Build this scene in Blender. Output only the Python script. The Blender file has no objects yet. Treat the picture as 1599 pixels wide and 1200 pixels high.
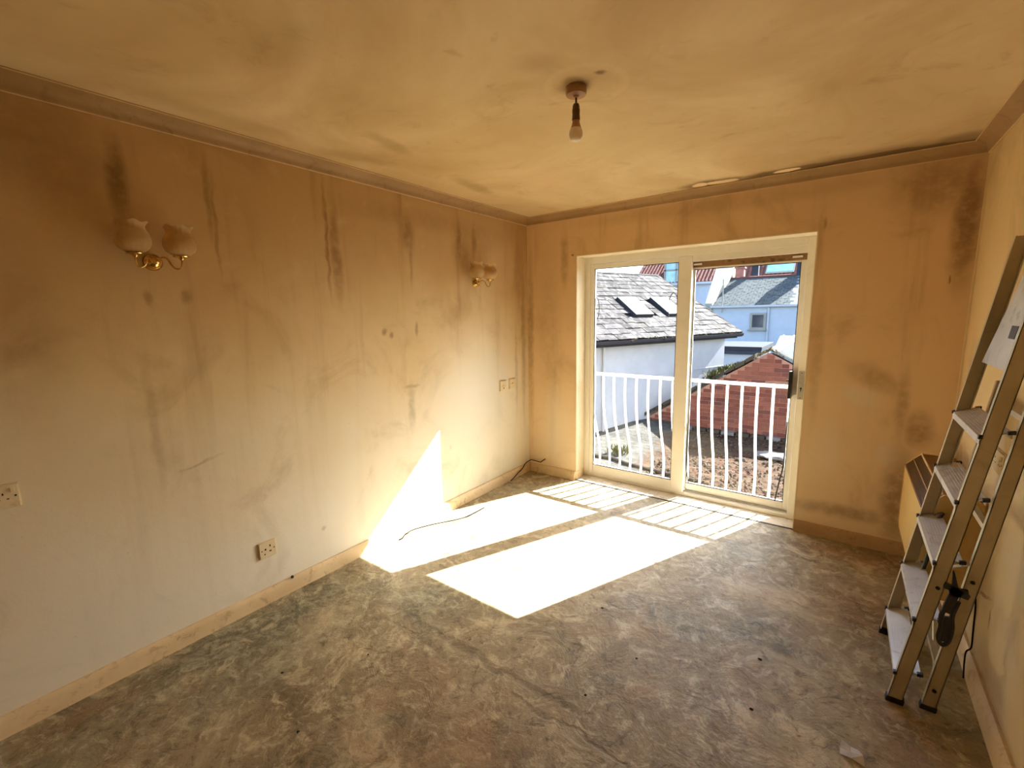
import bpy, bmesh, math, random
from mathutils import Vector, Matrix, noise as mnoise
random.seed(7)
C = bpy.context.scene.collection
SC = bpy.context.scene
V = Vector

# ------------------------------------------------------------------ camera
cam_d = bpy.data.cameras.new('camera')
cam = bpy.data.objects.new('camera', cam_d); C.objects.link(cam)
cam_d.sensor_width = 36.0
cam_d.lens = 36.0 * 698.09 / 1599.0
cam_d.clip_start = 0.02; cam_d.clip_end = 300
R_ = V((0.80418611, 0.59411427, -0.0176902)); U_ = V((-0.07702304, 0.13367674, 0.98802732)); F_ = V((-0.58936589, 0.79319529, -0.15326147))
M = Matrix((R_, U_, -F_)).transposed().to_4x4()
M.translation = V((2.4357, -3.5487, 1.5344))
cam.matrix_world = M
SC.camera = cam

# ------------------------------------------------------------------ sky, sun, exposure
world = bpy.data.worlds.new('sky'); SC.world = world; world.use_nodes = True
wn = world.node_tree.nodes; wl = world.node_tree.links
sky = wn.new('ShaderNodeTexSky'); sky.sky_type = 'NISHITA'; sky.sun_disc = False
SUN_DIR = V((0.513, 1.15, 1.0)).normalized()
sky.sun_elevation = math.asin(SUN_DIR.z); sky.sun_rotation = math.atan2(SUN_DIR.x, SUN_DIR.y)
sky.air_density = 1.0; sky.dust_density = 2.2; sky.ozone_density = 1.0
wn['Background'].inputs[1].default_value = 0.30
wl.new(sky.outputs[0], wn['Background'].inputs[0])
sun_d = bpy.data.lights.new('sun', 'SUN'); sun_d.energy = 15.0; sun_d.angle = 0.0055; sun_d.color = (1.0, 0.965, 0.91)
sun = bpy.data.objects.new('sun', sun_d); C.objects.link(sun)
sun.rotation_euler = SUN_DIR.to_track_quat('Z', 'Y').to_euler(); sun.location = (6, 14, 14)
SC.view_settings.view_transform = 'Standard'
try: SC.view_settings.look = 'None'
except Exception: pass
SC.view_settings.gamma = 1.0; SC.view_settings.use_curve_mapping = False
SC.view_settings.exposure = 1.76
SC.cycles.max_bounces = 12; SC.cycles.diffuse_bounces = 8; SC.cycles.transparent_max_bounces = 12
SC.cycles.sample_clamp_indirect = 12.0
SC.cycles.use_denoising = True

# ------------------------------------------------------------------ material helpers
def srgb(r, g, b):
    f = lambda c: (c/255/12.92) if c/255 <= 0.04045 else ((c/255+0.055)/1.055)**2.4
    return (f(r), f(g), f(b), 1.0)

class NB:
    """small node builder"""
    def __init__(s, name):
        s.m = bpy.data.materials.new(name); s.m.use_nodes = True
        s.t = s.m.node_tree; s.n = s.t.nodes; s.l = s.t.links
        s.b = s.n['Principled BSDF']
        s.pos = s.n.new('ShaderNodeNewGeometry').outputs['Position']
    def inp(s, sock, v):
        if hasattr(v, 'is_linked'): s.l.new(v, sock)
        else: sock.default_value = v
    def math(s, op, a, b=0.0, clamp=False):
        n = s.n.new('ShaderNodeMath'); n.operation = op; n.use_clamp = clamp
        s.inp(n.inputs[0], a); s.inp(n.inputs[1], b); return n.outputs[0]
    def noise(s, scale=5, detail=4, rough=0.55, dist=0.0, vec=None, stretch=None, color=False):
        n = s.n.new('ShaderNodeTexNoise'); n.inputs['Scale'].default_value = scale; n.inputs['Detail'].default_value = detail
        n.inputs['Roughness'].default_value = rough; n.inputs['Distortion'].default_value = dist
        v = vec if vec is not None else s.pos
        if stretch:
            mp = s.n.new('ShaderNodeMapping'); mp.inputs['Scale'].default_value = stretch; s.l.new(v, mp.inputs[0]); v = mp.outputs[0]
        s.l.new(v, n.inputs['Vector']); return n.outputs['Color' if color else 'Fac']
    def ramp(s, fac, lo, hi, a=0.0, b=1.0):
        n = s.n.new('ShaderNodeMapRange'); n.interpolation_type = 'SMOOTHSTEP'
        s.inp(n.inputs[0], fac); n.inputs[1].default_value = lo; n.inputs[2].default_value = hi; n.inputs[3].default_value = a; n.inputs[4].default_value = b
        return n.outputs[0]
    def mix(s, fac, a, b, mode='MIX'):
        n = s.n.new('ShaderNodeMix'); n.data_type = 'RGBA'; n.blend_type = mode
        s.inp(n.inputs[0], fac); s.inp(n.inputs[6], a); s.inp(n.inputs[7], b); return n.outputs[2]
    def cr(s, fac, stops):
        n = s.n.new('ShaderNodeValToRGB'); s.inp(n.inputs[0], fac)
        e = n.color_ramp.elements
        while len(e) < len(stops): e.new(0.5)
        for i, (p, c) in enumerate(stops): e[i].position = p; e[i].color = c
        return n.outputs[0]
    def sep(s, v):
        n = s.n.new('ShaderNodeSeparateXYZ'); s.l.new(v, n.inputs[0]); return n.outputs
    def warp(s, amp=0.1, scale=4, detail=3):
        c = s.noise(scale, detail, color=True)
        a = s.n.new('ShaderNodeVectorMath'); a.operation = 'SUBTRACT'; s.l.new(c, a.inputs[0]); a.inputs[1].default_value = (0.5, 0.5, 0.5)
        m = s.n.new('ShaderNodeVectorMath'); m.operation = 'SCALE'; s.l.new(a.outputs[0], m.inputs[0]); m.inputs['Scale'].default_value = amp
        d = s.n.new('ShaderNodeVectorMath'); d.operation = 'ADD'; s.l.new(s.pos, d.inputs[0]); s.l.new(m.outputs[0], d.inputs[1])
        return d.outputs[0]
    def blob(s, vec, loc, scale, rot=(0, 0, 0), strength=1.0, inner=0.2):
        mp = s.n.new('ShaderNodeMapping'); mp.vector_type = 'TEXTURE'
        mp.inputs['Location'].default_value = loc; mp.inputs['Rotation'].default_value = rot; mp.inputs['Scale'].default_value = scale
        s.l.new(vec, mp.inputs[0])
        ln = s.n.new('ShaderNodeVectorMath'); ln.operation = 'LENGTH'; s.l.new(mp.outputs[0], ln.inputs[0])
        return s.ramp(ln.outputs['Value'], inner, 1.0, strength, 0.0)
    def blobs(s, vec, lst):
        acc = None
        for it in lst:
            o = s.blob(vec, *it)
            acc = o if acc is None else s.math('MAXIMUM', acc, o)
        return acc
    def bump(s, h, strength=0.2, dist=0.01):
        n = s.n.new('ShaderNodeBump'); n.inputs['Strength'].default_value = strength; n.inputs['Distance'].default_value = dist
        s.inp(n.inputs['Height'], h); s.l.new(n.outputs[0], s.b.inputs['Normal'])
    def col(s, c): s.inp(s.b.inputs['Base Color'], c)
    def done(s, rough=0.6, metal=0.0):
        s.inp(s.b.inputs['Roughness'], rough); s.b.inputs['Metallic'].default_value = metal; return s.m

def simple(name, c, rough=0.5, metal=0.0, var=0.15, scale=30, bump=0.05, spec=None):
    k = NB(name); n = k.noise(scale, 4)
    dark = tuple(x*(1-var) for x in c[:3]) + (1,)
    k.col(k.mix(k.ramp(n, 0.35, 0.65), dark, c)); k.bump(n, bump, 0.003)
    if spec is not None: k.b.inputs['Specular IOR Level'].default_value = spec
    return k.done(rough, metal)

def wall_mat(name, hi, mid, lo, streakdir, dark, light=(), streak=0.5, grad=(0.2, 2.3)):
    """nicotine stained emulsion: browner towards the ceiling, drip streaks, patches"""
    k = NB(name); z = k.sep(k.pos)[2]
    big = k.noise(1.3, 4, 0.55, 0.4)
    zf = k.math('ADD', z, k.math('MULTIPLY', k.math('SUBTRACT', big, 0.5), 1.1))
    g = k.ramp(zf, grad[0], grad[1])
    c = k.cr(g, [(0.0, lo), (0.5, mid), (1.0, hi)])
    # vertical drip streaks
    st = k.noise(1.0, 5, 0.6, 0.0, stretch=streakdir)
    st = k.ramp(st, 0.52, 0.78)
    stz = k.math('MULTIPLY', st, k.ramp(z, 0.5, 1.9, 0.25, 1.0))
    c = k.mix(k.math('MULTIPLY', stz, streak), c, srgb(122, 78, 34))
    pt = k.ramp(k.noise(2.6, 6, 0.62, 0.8), 0.5, 0.74)
    c = k.mix(k.math('MULTIPLY', pt, 0.28), c, srgb(140, 108, 62))
    pl = k.ramp(k.noise(6.5, 5, 0.65, 0.5), 0.55, 0.75)
    c = k.mix(k.math('MULTIPLY', pl, 0.16), c, srgb(232, 205, 160))
    wv = k.warp(0.05, 9, 4)
    if dark:
        d = k.blobs(wv, dark)
        d = k.math('MULTIPLY', d, k.ramp(k.noise(16, 4, 0.6), 0.25, 0.6, 0.45, 1.0))
        c = k.mix(d, c, srgb(116, 80, 38))
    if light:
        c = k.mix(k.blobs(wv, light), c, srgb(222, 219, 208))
    sp = k.ramp(k.noise(55, 2, 0.5), 0.74, 0.8)
    c = k.mix(k.math('MULTIPLY', sp, 0.35), c, srgb(90, 62, 34))
    k.col(c)
    h = k.math('ADD', k.math('MULTIPLY', k.noise(9, 5, 0.5), 0.7), k.math('MULTIPLY', k.noise(90, 3), 0.12))
    k.bump(h, 0.25, 0.012)
    k.b.inputs['Specular IOR Level'].default_value = 0.25
    return k.done(0.62)

BIG = 50.0
def yb(y, z, ry, rz, s=0.5, rot=0.0, inner=0.2): return ((0, y, z), (BIG, ry, rz), (rot, 0, 0), s, inner)
def xb(x, z, rx, rz, s=0.5, rot=0.0, inner=0.2): return ((x, 0, z), (rx, BIG, rz), (0, rot, 0), s, inner)
def fb(x, y, rx, ry, s=0.5, rot=0.0, inner=0.2): return ((x, y, 0), (rx, ry, BIG), (0, 0, rot), s, inner)

M_left = wall_mat('stained plaster left', srgb(190, 155, 104), srgb(216, 194, 154), srgb(226, 217, 198), (3.0, 7.0, 0.55),
    [yb(-1.98, 1.93, 0.05, 0.42, .55), yb(-2.03, 2.0, 0.018, 0.45, .6), yb(-2.62, 2.1, 0.022, 0.26, .5), yb(-2.60, 1.98, 0.014, 0.3, .5), yb(-2.95, 2.12, 0.06, 0.24, .75),
     yb(-3.15, 2.2, 0.28, 0.35, .3), yb(-2.76, 1.64, 0.035, 0.05, .45), yb(-2.90, 1.63, 0.02, 0.05, .4), yb(-1.43, 2.1, 0.09, 0.17, .55), yb(-1.41, 1.95, 0.025, 0.3, .4),  # first blob: brown zone, part stain, part dimness painted in
     yb(-0.92, 2.1, 0.05, 0.26, .65), yb(-0.75, 2.12, 0.045, 0.2, .5), yb(-0.90, 2.0, 0.13, 0.2, .35), yb(-0.08, 1.35, 0.05, 1.15, .4), yb(-0.14, 1.9, 0.1, 0.5, .35), yb(-0.2, 1.0, 0.035, 0.6, .35),
     yb(-1.47, 0.9, 0.05, 0.26, .38), yb(-1.46, 1.048, 0.11, 0.018, .4), yb(-1.67, 1.44, 0.028, 0.04, .6), yb(-1.61, 1.41, 0.028, 0.035, .6), yb(-1.39, 1.45, 0.02, 0.07, .5),
     yb(-2.94, 1.1, 0.03, 0.42, .22), yb(-2.78, 0.86, 0.13, 0.01, .3, .25), yb(-1.1, 0.5, 0.02, 0.03, .35), yb(-2.2, 0.28, 0.02, 0.02, .5), yb(-1.2, 2.2, 1.1, 0.1, .2), yb(-3.3, 1.5, .18, .5, .2)],
    [yb(-0.75, 0.75, 0.85, 0.85, .85, 0, 0), yb(-2.3, 0.2, 1.3, 0.45, .3, 0, 0)], streak=0.42)  # first pale blob: neutral glow of the sun bounce painted into the wall
M_far = wall_mat('stained plaster far', srgb(221, 187, 140), srgb(228, 199, 156), srgb(232, 210, 175), (6.0, 3.0, 0.6),
    [xb(0.24, 1.3, 0.17, 1.1, .2), xb(0.03, 1.3, 0.05, 1.15, .4), xb(2.93, 2.0, 0.09, 0.5, .75), xb(2.8, 2.2, 0.3, 0.22, .45), xb(2.62, 1.1, 0.24, 0.1, .35, .5), xb(2.75, 0.95, 0.05, 0.3, .4),
     xb(2.78, 0.35, 0.12, 0.45, .6), xb(2.89, 1.69, 0.008, 0.03, .8), xb(2.5, 0.2, 0.4, 0.07, .5), xb(1.6, 2.28, 1.4, 0.08, .2), xb(0.4, 2.0, 0.06, 0.35, .4), xb(2.285, 2.07, 0.012, 0.06, .4), xb(2.3, 1.2, 0.05, 0.6, .25), xb(2.84, 0.8, 0.1, 0.16, .55)],
    [xb(2.55, 0.98, 0.16, 0.10, .35, .4), xb(2.7, 0.62, 0.10, 0.12, .3), xb(2.4, 0.6, 0.12, 0.25, .2), xb(0.3, 0.5, 0.2, 0.5, .25)], streak=0.45, grad=(-0.2, 2.0))
M_right = wall_mat('stained plaster right', srgb(210, 180, 126), srgb(216, 190, 142), srgb(220, 199, 160), (3.0, 5.0, 0.8),
    [yb(-1.06, 0.36, 0.12, 0.012, .65, -0.4, .5), yb(-1.16, 0.31, 0.012, 0.05, .65, 0, .5), yb(-0.05, 1.4, 0.05, 1.0, .4), yb(-0.98, 0.2, 0.03, 0.15, .4), yb(-0.3, 0.75, 0.5, 0.14, .5), yb(-1.3, 0.06, 1.2, 0.06, .4)],
    streak=0.25)

def ceiling_mat():
    k = NB('stained ceiling'); wv = k.warp(0.09, 7, 5)
    big = k.noise(1.1, 5, 0.6, 0.9)
    c = k.cr(big, [(0.25, srgb(188, 157, 108)), (0.5, srgb(206, 178, 132)), (0.72, srgb(224, 201, 158))])
    br = k.ramp(k.noise(1.0, 4, 0.6, 0.6, stretch=(1.2, 0.55, 1)), 0.4, 0.7)
    c = k.mix(k.math('MULTIPLY', br, 0.35), c, srgb(226, 202, 156))
    pt = k.ramp(k.noise(4.2, 6, 0.65, 1.0), 0.55, 0.76)
    c = k.mix(k.math('MULTIPLY', pt, 0.3), c, srgb(140, 100, 52))
    c = k.mix(k.blobs(wv, [fb(1.25, -1.2, 1.0, 0.9, .35, 0, 0)]), c, srgb(232, 210, 166))
    c = k.mix(k.blobs(wv, [fb(0.22, -1.95, 0.1, 0.3, .3, -.3), fb(0.5, -1.95, 0.07, 0.24, .35, .3), fb(0.33, -1.1, 0.09, 0.35, .4, .2), fb(0.2, -2.6, .1, .5, .2), fb(1.5, -2.1, 0.14, 0.09, .25, .6), fb(0.9, -2.7, 0.3, 0.15, .2)]), c, srgb(132, 98, 46))
    c = k.mix(k.blobs(wv, [fb(2.52, -0.07, 0.66, 0.13, .9, 0.02, .45), fb(2.5, -0.09, 0.66, 0.22, .5, 0.02, .3), fb(1.64, -0.12, 0.27, 0.12, .75, 0.05, .5), fb(2.1, -0.08, 0.5, 0.13, .8, 0, .5), fb(2.85, -0.13, 0.24, 0.16, .6)]), c, srgb(92, 64, 32))
    c = k.mix(k.blobs(wv, [fb(1.545, -0.13, 0.07, 0.055, 1, 0, .75), fb(1.68, -0.12, 0.12, 0.05, 1, .05, .75), fb(2.07, -0.11, 0.08, 0.045, 1, 0, .75)]), c, srgb(244, 214, 168))
    # ghost ring and dust spot round the ceiling rose
    ring = k.math('SUBTRACT', k.blob(k.pos, (1.56, -1.86, 0), (0.17, 0.17, BIG), (0, 0, 0), 1.0, 0.93), k.blob(k.pos, (1.56, -1.86, 0), (0.15, 0.15, BIG), (0, 0, 0), 1.0, 0.8), True)
    c = k.mix(k.math('MULTIPLY', ring, 0.16), c, srgb(232, 208, 165))
    c = k.mix(k.blobs(wv, [fb(1.645, -1.91, 0.035, 0.02, .7, .7), fb(1.53, -1.89, 0.085, 0.085, .55, 0, .3)]), c, srgb(98, 62, 30))
    k.col(c)
    h = k.math('ADD', k.math('MULTIPLY', k.noise(3.2, 5, 0.55, 0.4), 1.0), k.math('MULTIPLY', k.noise(60, 3), 0.05))
    ridge = k.blobs(wv, [fb(0.56, -1.35, 0.012, 0.7, 1.0, .0)])
    k.bump(k.math('ADD', h, k.math('MULTIPLY', ridge, 0.3)), 0.3, 0.02)
    k.b.inputs['Specular IOR Level'].default_value = 0.2
    return k.done(0.7)
M_ceil = ceiling_mat()

def floor_mat():
    k = NB('old adhesive screed'); wv = k.warp(0.35, 2.4, 6); wv2 = k.warp(0.12, 9, 5)
    big = k.noise(1.7, 7, 0.62, 1.4)
    c = k.cr(big, [(0.28, srgb(102, 90, 68)), (0.42, srgb(142, 127, 100)), (0.55, srgb(158, 144, 116)), (0.72, srgb(190, 177, 148))])
    # smeared swirls of old adhesive
    sw = k.noise(3.3, 9, 0.72, 2.6, vec=wv)
    c = k.mix(k.ramp(sw, 0.5, 0.66, 0, .75), c, srgb(212, 198, 164))
    sw2 = k.noise(5.1, 9, 0.75, 3.2)
    c = k.mix(k.ramp(sw2, 0.54, 0.66, 0, .75), c, srgb(84, 70, 50))
    gr = k.ramp(k.noise(2.1, 6, 0.65, 1.8, vec=wv2), 0.45, 0.68)
    c = k.mix(k.math('MULTIPLY', gr, 0.3), c, srgb(124, 124, 100))
    # grey green zones
    gz = k.blobs(wv, [fb(0.2, -2.75, 0.3, 0.9, .95), fb(0.45, -2.85, 0.28, 0.5, .6), fb(0.72, -2.05, 0.3, 0.26, .8), fb(1.8, -1.4, 0.3, 0.16, .85), fb(2.3, -1.35, 0.36, 0.14, .8), fb(2.0, -0.6, 0.25, 0.25, .5), fb(0.45, -2.2, .3, .3, .5)])
    gcol = k.mix(k.ramp(k.noise(7, 8, 0.75, 2.5), 0.4, 0.62), srgb(80, 80, 64), srgb(158, 158, 136))
    c = k.mix(k.math('MULTIPLY', gz, 0.75), c, gcol)
    rz = k.blobs(wv, [fb(2.6, -0.2, 0.5, 0.22, .9), fb(2.62, -0.85, 0.3, 0.5, .85), fb(2.72, -1.6, 0.18, 0.5, .8), fb(1.3, -2.5, 0.6, 0.35, .4), fb(0.15, -3.3, 0.15, 0.3, .6)])
    c = k.mix(k.math('MULTIPLY', rz, 0.7), c, k.mix(k.ramp(k.noise(6, 7, 0.7, 1.5), 0.42, 0.6), srgb(96, 66, 38), srgb(142, 108, 70)))
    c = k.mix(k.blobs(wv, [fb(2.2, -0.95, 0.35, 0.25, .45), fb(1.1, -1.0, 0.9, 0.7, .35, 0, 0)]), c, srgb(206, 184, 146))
    pk = k.ramp(k.noise(2.4, 5, 0.6, 1.0, vec=wv2), 0.56, 0.7)
    c = k.mix(k.math('MULTIPLY', pk, 0.3), c, srgb(178, 142, 108))
    bl = k.noise(11, 7, 0.72, 1.6, vec=wv2)
    c = k.mix(k.ramp(bl, 0.52, 0.64, 0, .5), c, srgb(206, 192, 158))
    c = k.mix(k.ramp(bl, 0.46, 0.36, 0, .5), c, srgb(80, 66, 46))
    # fine scratches, flecks
    fl = k.ramp(k.noise(26, 8, 0.8, 1.5), 0.6, 0.72)
    c = k.mix(k.math('MULTIPLY', fl, 0.6), c, srgb(226, 212, 178))
    dk = k.ramp(k.noise(19, 9, 0.8, 1.2), 0.6, 0.74)
    c = k.mix(k.math('MULTIPLY', dk, 0.7), c, srgb(56, 42, 26))
    rd = k.blobs(wv2, [fb(1.25, -2.19, 0.95, 0.028, .5), fb(1.7, -2.27, 0.5, 0.016, .4), fb(0.9, -2.27, .5, .02, .3)])
    c = k.mix(rd, c, srgb(82, 66, 46))
    k.col(c)
    h = k.math('ADD', k.math('ADD', k.math('MULTIPLY', k.noise(5, 7, 0.65, 2.0), 1.0), k.math('MULTIPLY', k.noise(45, 6, 0.7), 0.35)), k.math('MULTIPLY', rd, -0.4))
    k.bump(h, 0.55, 0.012)
    k.b.inputs['Specular IOR Level'].default_value = 0.35
    return k.done(k.ramp(sw, 0.3, 0.7, 0.62, 0.4))
M_floor = floor_mat()

def painted(name, a, b, stain, amt, rough=0.5):
    k = NB(name); n = k.noise(3, 5, 0.6)
    c = k.mix(k.ramp(n, 0.3, 0.7), a, b)
    c = k.mix(k.math('MULTIPLY', k.ramp(k.noise(14, 6, 0.7, 1.0), 0.52, 0.7), amt), c, stain)
    k.col(c); k.bump(k.noise(30, 4), 0.15, 0.004)
    if rough >= 0.8: k.b.inputs['Specular IOR Level'].default_value = 0.06
    return k.done(rough)
M_skirt = painted('cream skirting gloss', srgb(206, 180, 138), srgb(222, 198, 156), srgb(128, 92, 50), 0.5, 0.5)
M_skirt_brown = painted('browned skirting', srgb(170, 138, 102), srgb(184, 154, 118), srgb(96, 66, 36), 0.5, 0.5)
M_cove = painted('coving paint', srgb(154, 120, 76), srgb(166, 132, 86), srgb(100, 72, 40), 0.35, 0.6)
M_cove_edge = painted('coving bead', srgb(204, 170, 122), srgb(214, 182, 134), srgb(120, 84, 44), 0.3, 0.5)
M_upvc = painted('white upvc', srgb(236, 232, 220), srgb(242, 238, 228), srgb(190, 170, 130), 0.12, 0.3)
M_upvc_dirty = painted('grimy track', srgb(150, 112, 70), srgb(110, 78, 44), srgb(52, 30, 12), 0.9, 0.7)
M_reveal = painted('reveal paint', srgb(236, 224, 196), srgb(226, 208, 172), srgb(180, 150, 104), 0.25, 0.5)
M_sill = painted('threshold slab', srgb(226, 218, 204), srgb(196, 184, 164), srgb(110, 96, 74), 0.6, 0.6)
M_rubber = simple('black rubber', (0.012, 0.013, 0.014, 1), 0.5)
M_blackp = simple('black plastic', (0.014, 0.013, 0.012, 1), 0.4)
M_steel = simple('brushed plate', (0.62, 0.6, 0.56, 1), 0.38, 0.6)
M_brass = simple('brass', (0.78, 0.5, 0.16, 1), 0.22, 1.0, 0.35, 40)
M_plate = painted('cream socket plastic', srgb(222, 206, 172), srgb(212, 194, 158), srgb(150, 118, 74), 0.25, 0.35)
M_hole = simple('dark slot', (0.02, 0.014, 0.008, 1), 0.8)
M_rose = painted('pendant plastic', srgb(176, 132, 84), srgb(160, 116, 72), srgb(110, 74, 40), 0.4, 0.4)
M_holder = simple('brown lampholder', srgb(96, 62, 40), 0.45)
M_bulbbase = simple('bulb collar', srgb(176, 132, 92), 0.45)
M_bulb = simple('opal bulb', srgb(236, 222, 196), 0.25, 0, 0.04)
M_alu = painted('ladder aluminium', srgb(196, 184, 158), srgb(176, 164, 138), srgb(120, 104, 76), 0.25, 0.42); M_alu.node_tree.nodes['Principled BSDF'].inputs['Metallic'].default_value = 0.55
M_tread = painted('scuffed tread', srgb(206, 204, 202), srgb(186, 184, 182), srgb(96, 84, 66), 0.5, 0.45); M_tread.node_tree.nodes['Principled BSDF'].inputs['Metallic'].default_value = 0.35
M_heater = painted('cream heater steel', srgb(222, 190, 124), srgb(214, 180, 112), srgb(170, 130, 72), 0.2, 0.35)
M_hbrown = painted('brown heater trim', srgb(128, 84, 44), srgb(112, 72, 36), srgb(70, 44, 22), 0.3, 0.4)
M_grille = simple('dark grille', srgb(84, 64, 38), 0.5, 0.2)
M_wire = simple('dark cable', (0.012, 0.010, 0.008, 1), 0.7, spec=0.1)
M_paper = simple('white paper scrap', srgb(236, 232, 232), 0.7)

def glass_mat(name, tint=(1, 1, 1, 1)):
    m = bpy.data.materials.new(name); m.use_nodes = True; t = m.node_tree; t.nodes.clear()
    o = t.nodes.new('ShaderNodeOutputMaterial'); mx = t.nodes.new('ShaderNodeMixShader'); tr = t.nodes.new('ShaderNodeBsdfTransparent'); gl = t.nodes.new('ShaderNodeBsdfGlossy')
    fr = t.nodes.new('ShaderNodeFresnel'); fr.inputs[0].default_value = 1.25
    nz = t.nodes.new('ShaderNodeTexNoise'); nz.inputs['Scale'].default_value = 3.0
    tr.inputs[0].default_value = tint; gl.inputs['Roughness'].default_value = 0.02
    t.links.new(fr.outputs[0], mx.inputs[0]); t.links.new(tr.outputs[0], mx.inputs[1]); t.links.new(gl.outputs[0], mx.inputs[2]); t.links.new(mx.outputs[0], o.inputs[0])
    return m
M_glass = glass_mat('clear pane', (0.95, 0.97, 0.96, 1))

def shade_mat():
    k = NB('frosted tulip glass')
    c = k.mix(k.ramp(k.noise(14, 4), 0.35, 0.65), srgb(226, 200, 150), srgb(242, 222, 182)); k.col(c)
    k.b.inputs['Transmission Weight'].default_value = 0.45; k.b.inputs['IOR'].default_value = 1.15
    k.bump(k.noise(40, 3), 0.1, 0.003)
    return k.done(0.45)
M_shade = shade_mat()

def objrand(name, stops, rough=0.85, mottled=None, bump=0.5):
    k = NB(name); oi = k.n.new('ShaderNodeObjectInfo')
    c = k.cr(oi.outputs['Random'], stops)
    if mottled:
        for (sc, lo, hi, amt, col) in mottled:
            c = k.mix(k.math('MULTIPLY', k.ramp(k.noise(sc, 6, 0.7, 0.6), lo, hi), amt), c, col)
    k.col(c); k.bump(k.noise(60, 5, 0.7), bump, 0.006); k.b.inputs['Specular IOR Level'].default_value = 0.06; return k.done(rough)
M_brick = objrand('red brick', [(0.0, srgb(100, 58, 52)), (0.35, srgb(120, 72, 62)), (0.7, srgb(134, 84, 72)), (1.0, srgb(92, 60, 57))],
                  mottled=[(9, 0.5, 0.7, 0.3, srgb(96, 62, 54)), (3.0, 0.5, 0.7, 0.35, srgb(132, 96, 78)), (30, 0.62, 0.75, 0.35, srgb(176, 150, 130))])
M_mortar = painted('old mortar', srgb(166, 132, 118), srgb(146, 108, 94), srgb(100, 66, 58), 0.5, 0.9)
M_slate = objrand('lichened slate', [(0.0, srgb(40, 39, 42)), (0.5, srgb(54, 52, 55)), (1.0, srgb(70, 68, 71))],
                  mottled=[(7, 0.48, 0.66, 0.75, srgb(104, 102, 100)), (16, 0.56, 0.68, 0.8, srgb(22, 20, 22)), (3.2, 0.52, 0.7, 0.4, srgb(70, 66, 56))])
M_render = painted('white render', srgb(174, 178, 186), srgb(166, 170, 178), srgb(146, 144, 140), 0.2, 0.9)
M_render2 = painted('white painted wall', srgb(170, 177, 190), srgb(164, 171, 184), srgb(150, 156, 168), 0.15, 0.9)
M_bright = painted('whitewashed parapet', srgb(150, 148, 142), srgb(140, 138, 130), srgb(96, 96, 76), 0.3, 0.9)
M_gutter = simple('dark gutter', srgb(44, 46, 54), 0.7, spec=0.15)
M_moss = painted('dry moss', srgb(88, 80, 56), srgb(106, 96, 70), srgb(52, 46, 26), 0.5, 0.95)
M_verge = painted('mossy verge', srgb(60, 54, 50), srgb(72, 66, 56), srgb(34, 30, 28), 0.5, 0.95)
M_redtile = objrand('red clay tile', [(0.0, srgb(92, 58, 54)), (0.5, srgb(104, 68, 62)), (1.0, srgb(84, 52, 50))], mottled=[(4, 0.5, 0.7, 0.4, srgb(120, 94, 88))])
M_farslate = painted('far slate', srgb(60, 66, 70), srgb(78, 84, 86), srgb(40, 44, 50), 0.7, 0.9)
M_whiteslate = painted('pale coated slate', srgb(128, 134, 138), srgb(118, 124, 130), srgb(96, 102, 108), 0.3, 0.8)
M_bluewin = simple('blue glazing', srgb(150, 190, 214), 0.15, 0.0, 0.2, 3)
M_darkwin = simple('dark glazing', srgb(40, 50, 66), 0.12, 0.0, 0.3, 3)
M_rwglass = simple('glazing painted sky pale', srgb(205, 222, 220), 0.08, 0.2, 0.08, 3)  # pale base colour stands in for the sky reflected in the panes
M_flat = painted('grey felt roof', srgb(58, 64, 74), srgb(50, 56, 66), srgb(38, 42, 50), 0.3, 0.9)
M_white = painted('white metal paint', srgb(226, 226, 224), srgb(220, 220, 218), srgb(200, 196, 186), 0.12, 0.4)
M_leaf = painted('weeds', srgb(74, 80, 42), srgb(100, 98, 66), srgb(44, 52, 26), 0.5, 0.9)
M_chimbrick = painted('chimney brick', srgb(150, 104, 96), srgb(130, 88, 82), srgb(96, 66, 64), 0.5, 0.9)

def yard_mat():
    k = NB('yard surface'); x, y, z = k.sep(k.pos)
    w = k.math('ADD', x, k.math('MULTIPLY', k.math('SUBTRACT', k.noise(2.2, 4), 0.5), 0.7))
    w = k.math('SUBTRACT', w, k.math('MULTIPLY', k.math('SUBTRACT', y, 3.0), -0.12))
    left = k.mix(k.ramp(k.noise(5, 7, 0.7), 0.35, 0.65), srgb(68, 67, 65), srgb(88, 87, 83))
    right = k.cr(k.noise(6, 9, 0.75, 0.8), [(0.3, srgb(40, 30, 24)), (0.45, srgb(64, 50, 40)), (0.58, srgb(78, 65, 53)), (0.75, srgb(96, 84, 70))])
    right = k.mix(k.ramp(k.noise(2.3, 4), 0.52, 0.66, 0, .5), right, srgb(76, 46, 37))
    k.col(k.mix(k.ramp(w, -0.1, 0.35), left, right))
    k.bump(k.noise(14, 8, 0.7), 0.8, 0.04); k.b.inputs['Specular IOR Level'].default_value = 0.05; return k.done(0.95)
M_yard = yard_mat()
M_stone = objrand('rubble', [(0.0, srgb(70, 60, 51)), (1.0, srgb(80, 69, 59))], mottled=[(11, 0.4, 0.6, 0.6, srgb(50, 38, 30)), (7, 0.5, 0.62, 0.6, srgb(94, 83, 70)), (4, 0.54, 0.64, 0.6, srgb(80, 54, 44))])
M_asph = painted('outer ground', srgb(74, 72, 66), srgb(66, 62, 58), srgb(50, 48, 44), 0.4, 0.95)
M_cement = painted('pale cement lump', srgb(116, 113, 112), srgb(106, 103, 103), srgb(76, 70, 66), 0.4, 0.9)

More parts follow.
